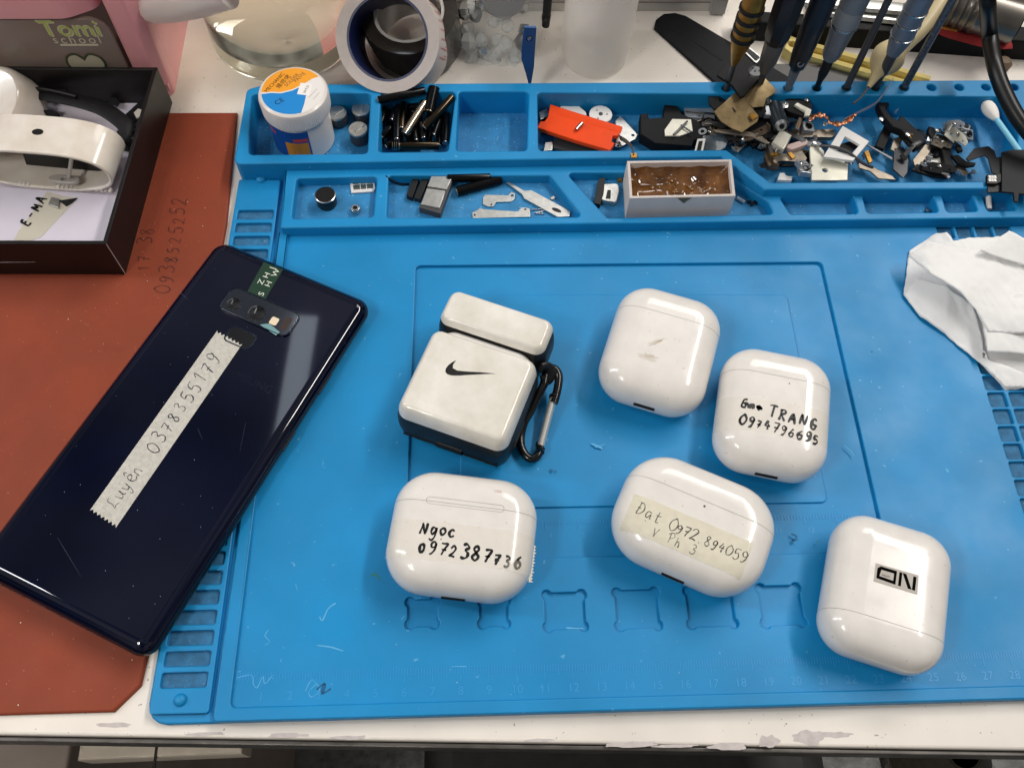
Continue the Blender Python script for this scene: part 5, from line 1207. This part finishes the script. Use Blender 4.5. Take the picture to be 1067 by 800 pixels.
# =================================================================== BIG COMPARTMENT, LEFT HALF
OFF = -5.5
M_or = mat("orange_plastic", "f04a10", .5, spec=.3, var=.05, size=6)
t = shard("orange_plate", "bright orange rectangular plastic plate with a notch at each end", "plate", z5((78, 288), (92, 262), (108, 262), (122, 244), (132, 192), (240, 226), (430, 284), (412, 322), (390, 322), (384, 346), (398, 352), (378, 382), (240, 342)), 10, 2.2, M_or, .4)
b = B(); b.tube([P(*z5((238, 298))[0], 10.9), P(*z5((262, 272))[0], 10.9)], 1.0, 12); b.build("rivet", M_steel, t, True)
b = B(); b.tube([P(*z5((140, 222))[0], 9.9), P(*z5((424, 306))[0], 9.9)], (1.2, .35), 8); b.build("ridge", M_or, t, True)
def disc(name, label, cat, u, v, z, r, th, m, holes=0):
    c = P(u, v, z); t = T(name, label, cat, (c.x, c.y, z - th)); b = B(); b.plate(circ(r, 36), [circ(r * .1, 8, r * .55 * math.cos(k_ * 2.1), r * .55 * math.sin(k_ * 2.1)) for k_ in range(holes)], 0, th, .15); b.build("disc", m, t)
    b = B(); b.lathe([(r * .18, th), (r * .18, th + .3), (r * .1, th + .4)], 12); b.build("centre", M_shank, t); return t
M_wp = mat("white_plastic", "e6e4e0", .35)
disc("white_disc", "round white disc with pinholes behind the orange plate", "disc", 626, 119, 8.5, 5.6, 1.0, M_wp, 3)
shard("white_ring_cover", "white oval cover partly under the orange plate's back edge", "cover", fillet(z5((165, 205), (195, 190), (250, 200), (285, 230), (270, 260), (200, 240)), 4, 3), 7.5, 1, M_wp)
shard("metal_bracket", "pale triangular metal bracket right of the white disc", "bracket", z5((400, 262), (420, 240), (492, 318), (482, 335), (420, 368), (400, 366), (405, 310)), 5.5, .6, M_brushed, .1, [(540 + 472 / 3.952, 60 + 320 / 3.952, .8), (540 + 410 / 3.952, 60 + 362 / 3.952, .7)])
t = T("flat_cable", "grey brown flat cable hooked over the tray rim right of the orange plate", "cable", tuple(P(655, 155, 12))); b = B(); b.tube(smooth([P(*z5(p)[0], z) for p, z in (((418, 330), 7), ((450, 350), 10), ((470, 375), 15), ((476, 405), 17))], 6), (.3, 1.4), 8); b.build("ribbon", mat("grey_ribbon", "6a655e", .5), t, True)
b = B(); b.box(P(*z5((476, 405))[0], 17), (2.6, 2.6, .8)); b.build("connector", M_brass, t, True)
M_silvp = mat("silver_grey_plastic", "b4b8bc", .3, metal=.6)
shard("steel_bit", "small bent steel plate at the left end of the orange plate", "bracket", z5((85, 225), (118, 208), (128, 240), (92, 255)), 6, .5, M_brushed)
shard("steel_bit", "small white and steel connector under the orange plate's front left corner", "connector", z5((104, 385), (112, 350), (140, 345), (140, 380)), 6, 2, M_brushed)
shard("dark_board", "dark circuit scrap under the front edge of the orange plate", "circuit board", z5((140, 370), (150, 325), (300, 360), (320, 385), (200, 385)), 4.5, 1.5, M_shank)
shard("dark_board", "dark circuit scrap under the back left edge of the orange plate", "circuit board", z5((88, 240), (150, 195), (200, 215), (160, 300), (95, 310)), 4, 1.5, M_shank)
t = T("steel_pin", "thin dark steel pin lying behind the black camera block", "pin", tuple(P(680, 110, 3.5))); b = B(); b.tube([P(662, 109.5, 3.5), P(694, 109.5, 3.5)], .85, 10); b.build("pin", M_gun, t, True); b = B(); b.tube([P(661, 109.5, 3.5), P(663, 109.5, 3.5)], 1.0, 10); b.build("head", M_shank, t, True)

# =================================================================== BIG COMPARTMENT, HEAP OF PHONE PARTS
zc_ = Z(660, 0, 3.952); zd = Z(690, 60, 5.335)
M_tan = mat("tan_shield_metal", "8d7a58", .45, metal=.7, var=.25, size=3, bump=.2, bsize=.6)
M_tan2 = mat("grey_tan_metal", "8a8073", .4, metal=.8, var=.2, size=4)
M_blkp = mat("matt_black_part", "121214", .55, spec=.25, var=.3, size=5)
M_ivp = mat("ivory_plate", "cfccbd", .35, metal=.3, var=.08, size=6)
M_smoke = mat("smoky_clear", "55626c", .2, alpha=.6, coat=.4)
t = shard("black_camera_block", "black stepped camera block left of the tan shields", "camera module", zc_((28, 470), (60, 466), (64, 488), (122, 484), (128, 430), (180, 436), (200, 470), (250, 490), (300, 520), (320, 560), (250, 575), (240, 600), (90, 590), (30, 552)), 9, 6, M_blkp, .4,
          parts=(("metal_tab", zc_((128, 535), (160, 490), (238, 492), (245, 540), (190, 560), (130, 560)), 9.9, .8, M_ivp),))
b = B(); b.tube([P(*zc_((165, 555))[0], 10.8), P(*zc_((222, 500))[0], 10.8)], .5, 8); b.tube([P(*zc_((195, 515))[0], 10.8), P(*zc_((240, 545))[0], 10.8)], .4, 8); b.build("arm", M_steel, t, True)
t = shard("silver_clip", "silver double bar frame behind the black camera block", "frame", zc_((206, 415), (222, 404), (300, 420), (335, 440), (335, 490), (215, 482)), 7, 1.6, M_silvp, .3)
b = B(); b.plate(P2(zc_((226, 416), (305, 424), (326, 440), (228, 434)), 7.1), [], 6.9, 7.15); b.build("slot", M_dark, t, True)
b = B(); b.tube([P(*zc_((214, 458))[0], 7.6), P(*zc_((335, 470))[0], 7.6)], .5, 8); b.build("bar", M_steel, t, True)
b = B(); b.lathe([(.2, 0), (1.3, .4), (.9, 2.2), (.4, 3.4)], 12, Matrix.Translation(P(*zc_((178, 434))[0], 7)) @ Matrix.Rotation(-1.4, 4, 'Y')); b.build("tip", M_steel, t, True)
t = shard("black_bracket", "black bracket with white holes at the left of the tan shields", "bracket", zd((255, 175), (285, 185), (355, 245), (345, 275), (290, 290), (262, 260)), 15, .8, M_blkp, .15, [(690 + 325 / 5.335, 60 + 238 / 5.335, .9), (690 + 272 / 5.335, 60 + 208 / 5.335, 1.1)])
t = shard("tan_shield", "larger notched tan metal shield plate on top of the heap", "shield plate", zd((288, 300), (408, 205), (432, 212), (445, 225), (462, 250), (540, 320), (535, 345), (452, 396), (400, 380), (330, 345)), 17, .7, M_tan, .12, tilt=('X', 14))
b = B(); b.plate(P2(zd((384, 276), (392, 274), (412, 302), (404, 300)), 17.4), [], 17.2, 17.45); b.build("slot", M_dark, t, True)
b = B(); b.plate(P2(zd((484, 318), (500, 305), (535, 325), (505, 345)), 17.6), [], 17.0, 17.5, .1); b.build("embossed_patch", M_brass, t, True)
shard("tan_shield", "smaller tan metal shield plate behind the larger one", "shield plate", zd((445, 205), (480, 165), (545, 108), (632, 182), (625, 200), (580, 225), (570, 262), (510, 268), (470, 240)), 19, .7, M_tan, .12, tilt=('X', 10))
shard("black_flex", "black flexible sheet piece bridging between the two tan shields", "flex cable", zd((495, 262), (572, 262), (580, 300), (545, 335), (505, 280)), 16, .5, M_blkp)
t = shard("black_module", "black ribbon module sticking up over the tray rim toward the brass screwdriver", "module", zc_((378, 262), (470, 196), (528, 250), (480, 300), (470, 320), (520, 322), (455, 396), (440, 400), (408, 352), (345, 310)), 22, 1.2, M_blkp, .2)
b = B(); b.plate(fillet(P2(zc_((452, 208), (474, 190), (530, 236), (506, 262)), 22.8), .8, 3), [], 22.1, 22.7, .1); b.build("silver_rim", M_brushed, t, True)
b = B(); b.plate(fillet(P2(zc_((460, 208), (474, 198), (522, 236), (506, 252)), 22.9), .6, 3), [], 22.1, 22.95, .1); b.build("window", M_dark, t, True)
t = disc("grey_gear", "grey translucent gear disc above the smaller tan shield", "gear", 787, 74, 22, 3.4, 1.2, mat("grey_clear", "77797b", .25, alpha=.8), 2)
t = T("motor_cylinder", "smoky steel motor cylinder in the middle of the heap", "motor", tuple(P(*zc_((590, 490))[0], 14)))
b = B(); b.tube([P(*zc_((578, 440))[0], 13), P(*zc_((608, 520))[0], 14)], 4.0, 20); b.build("can", mat("smoky_steel", "5a646c", .2, metal=.8), t, True)
b = B(); b.tube([P(*zc_((606, 512))[0], 15.5), P(*zc_((612, 524))[0], 15.8)], [2.8, 2.4], 20); b.build("ring", M_silvp, t, True)
b = B(); b.tube([P(*zc_((609, 517))[0], 16.2), P(*zc_((612, 523))[0], 16.9)], 1.2, 12); b.build("bore", M_dark, t, True)
t = shard("black_mechanism", "black mechanism plate with silver screws at the back of the heap", "mechanism", zd((660, 270), (705, 205), (740, 198), (770, 230), (820, 240), (835, 270), (800, 330), (760, 320), (700, 300)), 14, 3, M_blkp, .3)
b = B()
for p, r in (((718, 190), 1.9), ((675, 268), 2.3), ((800, 240), 1.2), ((585, 250), 2.0)): b.lathe([(r, 0), (r, .8), (r * .5, 1.0), (r * .3, .6)], 14, Matrix.Translation(P(*zd(p)[0], 14)))
b.build("screw_heads", M_steel, t, True)
b = B(); b.plate(P2(zd((735, 262), (752, 250), (832, 290), (820, 322), (790, 325), (795, 300)), 15.4), [], 14.2, 15.4, .2); b.build("ivory_lever", M_ivp, t, True)
b = B(); b.plate(P2(zd((760, 330), (790, 318), (760, 400), (735, 395)), 13), [], 9, 13, .3); b.build("leg", mat("bronze_part", "6a5a4b", .4, metal=.6), t, True)
shard("steel_cluster", "steel gear bracket between the tan shields and the motor", "bracket", zd((560, 265), (590, 240), (612, 262), (640, 290), (610, 320), (570, 318)), 15, 2.5, M_silvp, .3, [(690 + 588 / 5.335, 60 + 258 / 5.335, .9)])
shard("black_lump", "black moulded housing below the larger tan shield", "housing", zd((470, 400), (540, 330), (620, 320), (660, 380), (620, 440), (570, 460), (500, 420)), 11, 8, M_blkp, .8)
shard("steel_lever", "grey tan steel lever running under the larger tan shield", "lever", zd((280, 400), (400, 398), (480, 410), (560, 440), (600, 475), (580, 480), (500, 440), (300, 415)), 12.5, .8, M_tan2)
t = shard("smoky_half_disc", "smoky clear half disc in front of the black camera block", "disc", zc_((285, 560), (390, 545), (396, 570), (380, 605), (340, 632), (290, 635)), 9.5, .8, M_smoke)
t = shard("white_connector", "white framed connector in front of the black camera block", "connector", zc_((250, 630), (264, 572), (298, 570), (284, 638)), 12, 1.2, M_wp, .2)
b = B(); b.plate(P2(zc_((260, 622), (270, 582), (286, 580), (276, 625)), 12.3), [], 12, 12.3); b.build("contacts", M_dark, t, True)
shard("silver_box_part", "small silver box shaped part in the middle of the heap", "component", zd((612, 470), (660, 398), (722, 432), (676, 510)), 13, 5, M_ivp, .4)
shard("bronze_bracket", "bronze coloured bracket at the front left of the heap", "bracket", zd((570, 545), (590, 470), (640, 490), (668, 545), (650, 600), (590, 602)), 9, 3.5, mat("bronze_part", "6a5a4b", .4, metal=.6), .3, [(690 + 595 / 5.335, 60 + 498 / 5.335, 1.2)])
shard("tan_plate", "tan grey flat plate lying in front of the pinkish block", "plate", zd((672, 572), (700, 510), (770, 505), (806, 560), (790, 582)), 7.5, .8, M_tan2)
shard("pinkish_block", "pale pinkish plastic block on the tan grey plate", "block", zd((690, 500), (700, 482), (802, 450), (818, 478), (720, 512)), 10, 2.5, mat("pale_pink_plastic", "cfb4ae", .4), .4)
t = shard("white_wire_guide", "white frame like guide along the front wall of the heap", "guide", zd((640, 680), (655, 640), (680, 640), (690, 655), (725, 660), (722, 682)), 5, 2, M_wp, .3)
shard("black_flat_flex", "black flat flex cable piece in front of the heap", "flex cable", zd((660, 592), (800, 585), (818, 650), (800, 640), (780, 598), (668, 604)), 6, .6, M_blkp)
t = shard("ivory_plate", "ivory coloured square metal plate with a screw hole at the front", "plate", zd((818, 480), (850, 462), (900, 520), (905, 560), (1035, 570), (1030, 680), (832, 682)), 9, 1.2, M_ivp, .2, [(690 + 905 / 5.335, 60 + 626 / 5.335, 1.3)])
b = B()
for p in ((845, 478), (1040, 578)): b.lathe([(2.2, 0), (2.2, .8), (1.2, 1.1), (.9, .6)], 16, Matrix.Translation(P(*zd(p)[0], 9)))
b.build("screw", M_steel, t, True)
zsq = 13
sq = zc_((862, 518), (972, 582), (905, 662), (782, 645)); ih = [P(*p, zsq) for p in zc_((872, 560), (932, 596), (896, 638), (840, 622))]
c0_ = P(*zc_((880, 595))[0], zsq); t = T("square_gasket", "white square plastic frame leaning on the ivory plate", "frame", tuple(c0_))
b = B(); b.plate(P2(sq, zsq), [[(p.x, p.y) for p in ih]], zsq - 1.4, zsq, .25); b.build("frame", M_wp, t, True)
b = B(); q = P2(zc_((838, 600), (880, 585), (920, 580), (928, 600), (895, 632), (850, 625)), 10); b.plate(fillet(q, 1, 3), [], 9.4, 10); b.build("inner_flap", M_blkp, t, True)
t = T("black_wire", "thin dark wire arching over the ivory plate", "wire", tuple(P(880, 155, 14))); b = B(); b.tube(smooth([P(*zc_(p)[0], z) for p, z in (((770, 600), 11), ((820, 605), 13.5), ((880, 625), 14), ((940, 670), 11), ((985, 690), 8))], 6), .75, 10); b.build("wire", M_shank, t, True)
b = B(); b.tube([P(*zc_((758, 592))[0], 10.5), P(*zc_((772, 600))[0], 11)], 1.1, 10); b.build("plug", M_silvp, t, True)
shard("tan_strip", "tan grey flex strip at the front right of the ivory plate", "flex cable", zc_((930, 665), (960, 672), (1010, 700), (1067, 725), (1080, 740), (1010, 735), (975, 705), (925, 690)), 6, .7, M_tan2)
shard("gold_clip", "small white and gold clip behind the tan grey flex strip", "clip", zc_((950, 625), (968, 618), (985, 665), (970, 670)), 7, 1.2, M_brass)
t = shard("grey_bar", "grey tan straight metal bar behind the white square frame", "bar", zd((735, 440), (760, 405), (950, 395), (965, 430), (945, 442)), 8, 2.5, M_tan2, .3)
# loose scraps that make the heap dense: brackets with holes and a bent tab, flex tails with a connector, tiny camera cans, washers
rs = random.Random(21)
M_brz = mat("bronze_part", "6a5a4b", .4, metal=.6)
SM = [M_blkp, M_blkp, M_tan2, M_silvp, M_silvp, M_brz, M_gun, M_ivp]
KL = {0: "small bent bracket with holes among the heaped phone parts", 1: "short flex tail with a connector among the heaped phone parts", 2: "tiny square camera can with a round lens in the heap of phone parts", 3: "small round washer lying in the heap of phone parts"}
for i in range(78):
    u, v = (rs.uniform(728, 845), rs.uniform(112, 180)) if i < 56 else (rs.uniform(948, 1012), rs.uniform(132, 180))
    if u < 800 and v > 150: v -= 30
    kd = rs.choice([0, 0, 0, 1, 1, 2, 3]); z = rs.uniform(4.5, 12.0); c = P(u, v, z)
    t = T(("metal_bracket", "flex_tail", "camera_can", "washer")[kd], KL[kd], ("bracket", "flex cable", "camera", "washer")[kd], tuple(c), rs.uniform(0, 6.28), ("bent brackets", "flex tails", "camera cans", "washers")[kd] + " in the heap of phone parts")
    R = (Matrix.Rotation(rs.uniform(-.35, .35), 4, 'X') @ Matrix.Rotation(rs.uniform(-.35, .35), 4, 'Y')); m = rs.choice(SM)
    if kd == 0:
        w2, h2 = rs.uniform(3.0, 7.5), rs.uniform(2.0, 4.2)
        b = B(); b.plate([(-w2, -h2), (w2 * .2, -h2), (w2 * .25, -h2 * .4), (w2, -h2 * .3), (w2, h2 * .5), (w2 * .5, h2), (-w2 * .6, h2), (-w2, h2 * .3)], [circ(.7, 10, -w2 * .55, -h2 * .3), circ(.55, 10, w2 * .6, .1)], -.25, .25, .1, R, seg=2)
        b.box((-w2 - .2, 0, 1.2), (.5, h2 * 1.1, 2.6), R); b.build("plate", m, t)
        b = B(); b.lathe([(1.0, .2), (1.0, .8), (.5, 1.0), (.3, .6)], 10, R @ Matrix.Translation((-w2 * .1, h2 * .3, 0))); b.build("screw", M_steel, t)
    elif kd == 1:
        L_ = rs.uniform(6, 13); b = B(); b.tube(smooth([R @ Vector((x * L_, math.sin(x * 3 + i) * 1.6, math.cos(x * 4) * .9)) for x in (-.5, -.2, .15, .5)], 5), (rs.uniform(.8, 1.8), .18), 8); b.build("tail", rs.choice([M_blkp, M_shank, M_tan2]), t)
        b = B(); b.box((L_ * .5, math.sin(1.5 + i) * 1.6, .4), (1.8, 3.4, 1.0), R); b.build("connector", rs.choice([M_silvp, M_brass, M_blkp]), t)
    elif kd == 2:
        s_ = rs.uniform(3, 5.5); b = B(); b.plate(rrect(s_, s_ * 1.1, .4, 3), [], -1.6, 1.2, .25, R); b.build("can", rs.choice([M_blkp, M_silvp, M_gun]), t)
        b = B(); b.lathe([(s_ * .33, 1.2), (s_ * .33, 1.6), (s_ * .26, 1.6), (s_ * .2, 1.35), (.05, 1.35)], 18, R, cap1=False); b.build("lens", M_lens, t)
    else:
        r = rs.uniform(1.2, 2.4); b = B(); b.plate(circ(r, 20), [circ(r * .5, 14)], -.3, .3, .1, R); b.build("ring", rs.choice([M_silvp, M_brass, M_gun]), t)
for i in range(14):
    u, v = rs.uniform(740, 905), rs.uniform(112, 178); z = rs.uniform(9, 13) if u < 830 else 10
    c = P(u, v, z); t = T("tiny_screw", "tiny silver screw or spring lying among the heaped phone parts", "screw", tuple(c), 0, "tiny silver screws in the heap of phone parts")
    b = B(); b.lathe([(.5, -1.4), (.5, .2), (1.1, .3), (1.1, .9), (.4, .7)], 10, Matrix.Rotation(rs.uniform(-1.2, 1.2), 4, 'X') @ Matrix.Rotation(rs.uniform(-1, 1), 4, 'Y')); b.build("screw", M_steel, t)
# copper foil
M_cop = mat("copper_foil", "d0906c", .35, metal=1.0, bump=.8, bsize=2)
t = T("copper_foil", "crumpled copper foil strip trailing across the back of the compartment", "foil", tuple(P(870, 120, 11)))
L0 = [zd(p)[0] + (z,) for p, z in (((815, 340), 13), ((860, 322), 14), ((905, 325), 13), ((940, 362), 12), ((985, 370), 11), ((1040, 345), 12), ((1075, 312), 13))]
mid = smooth([P(u, v, z) for u, v, z in L0], 6); b = B(); vs = []
for i, p in enumerate(mid):
    k_ = 1.5 + .5 * math.sin(i * .9) - (.9 if i in (0, len(mid) - 1) else 0); s_ = .5 * math.sin(i * 1.7)
    vs += [p + Vector((.3 * s_, k_, s_)), p + Vector((0, .2 * s_, .5 * math.cos(i * 1.3))), p - Vector((.3 * s_, k_, s_))]
b.add(vs, [q for i in range(len(mid) - 1) for q in ((3 * i, 3 * i + 1, 3 * i + 4, 3 * i + 3), (3 * i + 1, 3 * i + 2, 3 * i + 5, 3 * i + 4))]); o = b.build("strip", M_cop, t, True); md = o.modifiers.new("thickness", 'SOLIDIFY'); md.thickness = .00012
t = T("clear_film", "thin clear plastic film strip leading from the copper foil up to the black arm", "film", tuple(P(915, 110, 13)))
b = B(); b.tube(smooth([P(880, 125, 11), P(897, 116, 13), P(912, 108, 15), P(922, 96, 18), P(931, 82, 20)], 5), (.12, 1.1), 8); b.build("film", mat("clear_film", "d7c6c2", .15, alpha=.5), t, True)
t = T("clear_rod", "clear plastic rod lying along the back wall of the big compartment", "rod", tuple(P(890, 113, 4))); b = B(); b.tube([P(846, 113, 5), P(935, 111, 5), P(1036, 114, 4)], 2.2, 14); b.build("rod", mat("clear_plastic", "cfdde6", .08, alpha=.3, coat=.5), t, True); b = B(); b.tube([P(930, 110, 6), P(937, 113, 6)], 3.4, 16); b.build("end_bulb", mat("clear_plastic", "cfdde6", .08, alpha=.3, coat=.5), t, True)

# =================================================================== BIG COMPARTMENT, RIGHT HALF
ze = Z(867, 60, 5.335)
t = shard("hinged_linkage", "long black hinged arm pointing up in the right half of the compartment", "arm", ze((252, 235), (275, 220), (312, 232), (318, 262), (298, 280), (330, 330), (365, 350), (385, 318), (515, 440), (512, 475), (470, 498), (385, 402), (340, 385), (290, 330), (260, 275)), 12, 4, M_blkp, .5)
b = B(); b.plate(P2(ze((240, 490), (300, 360), (345, 382), (290, 510)), 7), [], 4, 7, .4); b.build("leg", M_blkp, t, True)
b = B(); b.lathe([(1.3, 0), (1.4, .6), (.7, .8)], 12, Matrix.Translation(P(*ze((272, 345))[0], 11))); b.lathe([(1.2, 0), (1.3, .6), (.6, .8)], 12, Matrix.Translation(P(*ze((420, 430))[0], 12))); b.build("screw", M_steel, t, True)
shard("dark_film", "dark smoky film piece standing below the long black arm", "film", ze((345, 505), (400, 500), (425, 560), (420, 640), (395, 668), (340, 620)), 7, .8, mat("dark_smoke", "2a2c31", .3, alpha=.9))
shard("tan_tab", "tan metal tab at the foot of the long black arm", "tab", ze((450, 570), (520, 480), (555, 500), (510, 590), (460, 600)), 8, .8, M_tan2)
shard("tan_tab", "small tan metal tab left of the dark smoky film", "tab", ze((325, 510), (345, 450), (400, 430), (380, 490), (350, 520)), 7, .8, M_tan2)
shard("steel_strip", "thin steel strip between the white square frame and the dark film", "strip", ze((192, 486), (200, 482), (345, 560), (340, 570)), 6, .6, M_gun)
t = shard("black_lever", "black curved lever in the middle right of the compartment", "lever", ze((540, 380), (570, 390), (580, 420), (640, 440), (668, 490), (660, 560), (690, 600), (680, 625), (630, 610), (612, 520), (600, 460), (560, 455), (535, 420)), 9, 3, M_blkp, .4)
b = B(); b.lathe([(1.4, 0), (1.5, .7), (.6, .9)], 12, Matrix.Translation(P(*ze((590, 410))[0], 9))); b.build("screw", M_steel, t, True)
b = B(); b.plate(P2(ze((565, 540), (590, 480), (610, 500), (590, 550)), 7), [], 3, 7, .3); b.build("foot", M_blkp, t, True)
shard("black_wing", "black wing shaped clip pointing right beside the curved lever", "clip", ze((665, 545), (700, 540), (745, 575), (800, 585), (795, 600), (745, 608), (700, 590)), 8, 1.2, M_blkp)
t = T("black_wire", "thin black wire loop behind the curved lever", "wire", tuple(P(990, 145, 8))); b = B(); b.tube(smooth([P(*ze(p)[0], z) for p, z in (((600, 410), 9), ((650, 445), 10), ((690, 480), 10), ((712, 500), 9), ((700, 530), 8))], 5), .7, 8); b.build("wire", M_dark, t, True); b = B(); b.box(P(*ze((705, 510))[0], 8.8), (2.6, 3.0, 1.2)); b.build("plug", M_blkp, t, True)
shard("white_card_scrap", "small white ridged card scrap at the front of the right half", "card", ze((505, 572), (600, 568), (660, 660), (650, 670), (540, 610)), 6, .6, M_wp)
shard("black_strip", "black and tan strip along the front below the white card scrap", "strip", ze((445, 625), (470, 590), (500, 600), (640, 655), (640, 668), (560, 660)), 8, 1.2, M_blkp)
shard("smoky_clip", "smoky clear clip near the centre of the right half", "clip", ze((515, 460), (560, 430), (615, 460), (600, 490), (540, 495)), 7, .8, M_smoke)
t = T("cotton_swab", "cotton swab with a pale blue stick and white tip", "cotton swab", tuple(P(1040, 135, 9)))
p0, p1 = P(1026, 107, 12), P(1064, 160, 17); d_ = (p1 - p0).normalized(); Lh = (P(1038, 124, 13.5) - p0).length
b = B(); b.tube([p0 + d_ * (Lh * k_) for k_ in (0, .06, .2, .4, .6, .8, 1.0, 1.05)], [.4, 2.0, 3.0, 3.3, 3.1, 2.5, 1.6, 1.2], 20); b.build("cotton_tip", mat("cotton", "ece7e0", .9, bump=.6, bsize=.5), t, True)
b = B(); b.tube([p0 + d_ * Lh * .9, p1 + d_ * 14], 1.25, 14); b.build("stick", mat("pale_blue_plastic", "8fd2ea", .3, sss=.2), t, True)
t = shard("black_flex_module", "flat black module with a bent flex tail at the right end of the tray", "module", ze((945, 525), (1000, 512), (1150, 512), (1150, 765), (1040, 755), (1035, 800), (1015, 800), (1010, 750), (945, 745)), 19, 1.0, mat("flat_black", "232427", .6, spec=.3, var=.1, size=10), .2)
b = B(); b.plate(fillet(P2(ze((745, 560), (790, 505), (870, 492), (905, 520), (915, 560), (945, 545), (945, 660), (890, 640), (868, 560), (850, 542), (800, 560), (760, 575)), 17.6), .6, 2), [], 17.0, 17.6, .1); b.build("flex_tail", mat("flat_black", "232427", .6, spec=.3), t, True)
b = B(); b.plate(P2(ze((862, 700), (862, 652), (912, 650), (940, 645), (940, 690), (915, 702)), 18.6), [], 17, 18.6, .2); b.build("connector", M_strap, t, True)
b = B()
for i in range(3):
    for j in range(2): b.box(P(*ze((878 + i * 13, 665 + j * 18))[0], 18.7), (1.3, 1.6, .5))
b.build("contact_pins", M_wp, t, True)
b = B(); b.plate(P2(ze((866, 705), (945, 700), (945, 745), (866, 750)), 17), [], 16.4, 17, .1); b.build("tail_end", M_strap, t, True)
OFF = 0.0
t = T("white_peg", "small white peg in the last low compartment below the black module", "peg", tuple(P(1030, 210, 4))); b = B(); b.tube([P(1028, 202, 5), P(1030, 206, 5), P(1030.5, 218, 3.5)], [1.0, 1.3, 1.3], 12); b.build("peg", M_wp, t, True); b = B(); b.tube([P(1027.5, 200, 5.2), P(1028, 203, 5)], 1.5, 12); b.build("collar", M_silvp, t, True)
OFF = -5.5
t = T("small_screw", "tiny screw standing alone left of the black flex tail", "screw", tuple(P(*ze((770, 645))[0], 3))); b = B(); b.lathe([(.6, -1), (.6, 1.2), (1.2, 1.3), (1.2, 2.0), (.5, 2.1)], 12, Matrix.Rotation(.5, 4, 'Y')); b.build("screw", M_gun, t)
OFF = 0.0
for o in list(scene.objects):
    for k_ in ("_loc", "_rz"):
        if k_ in o: del o[k_]
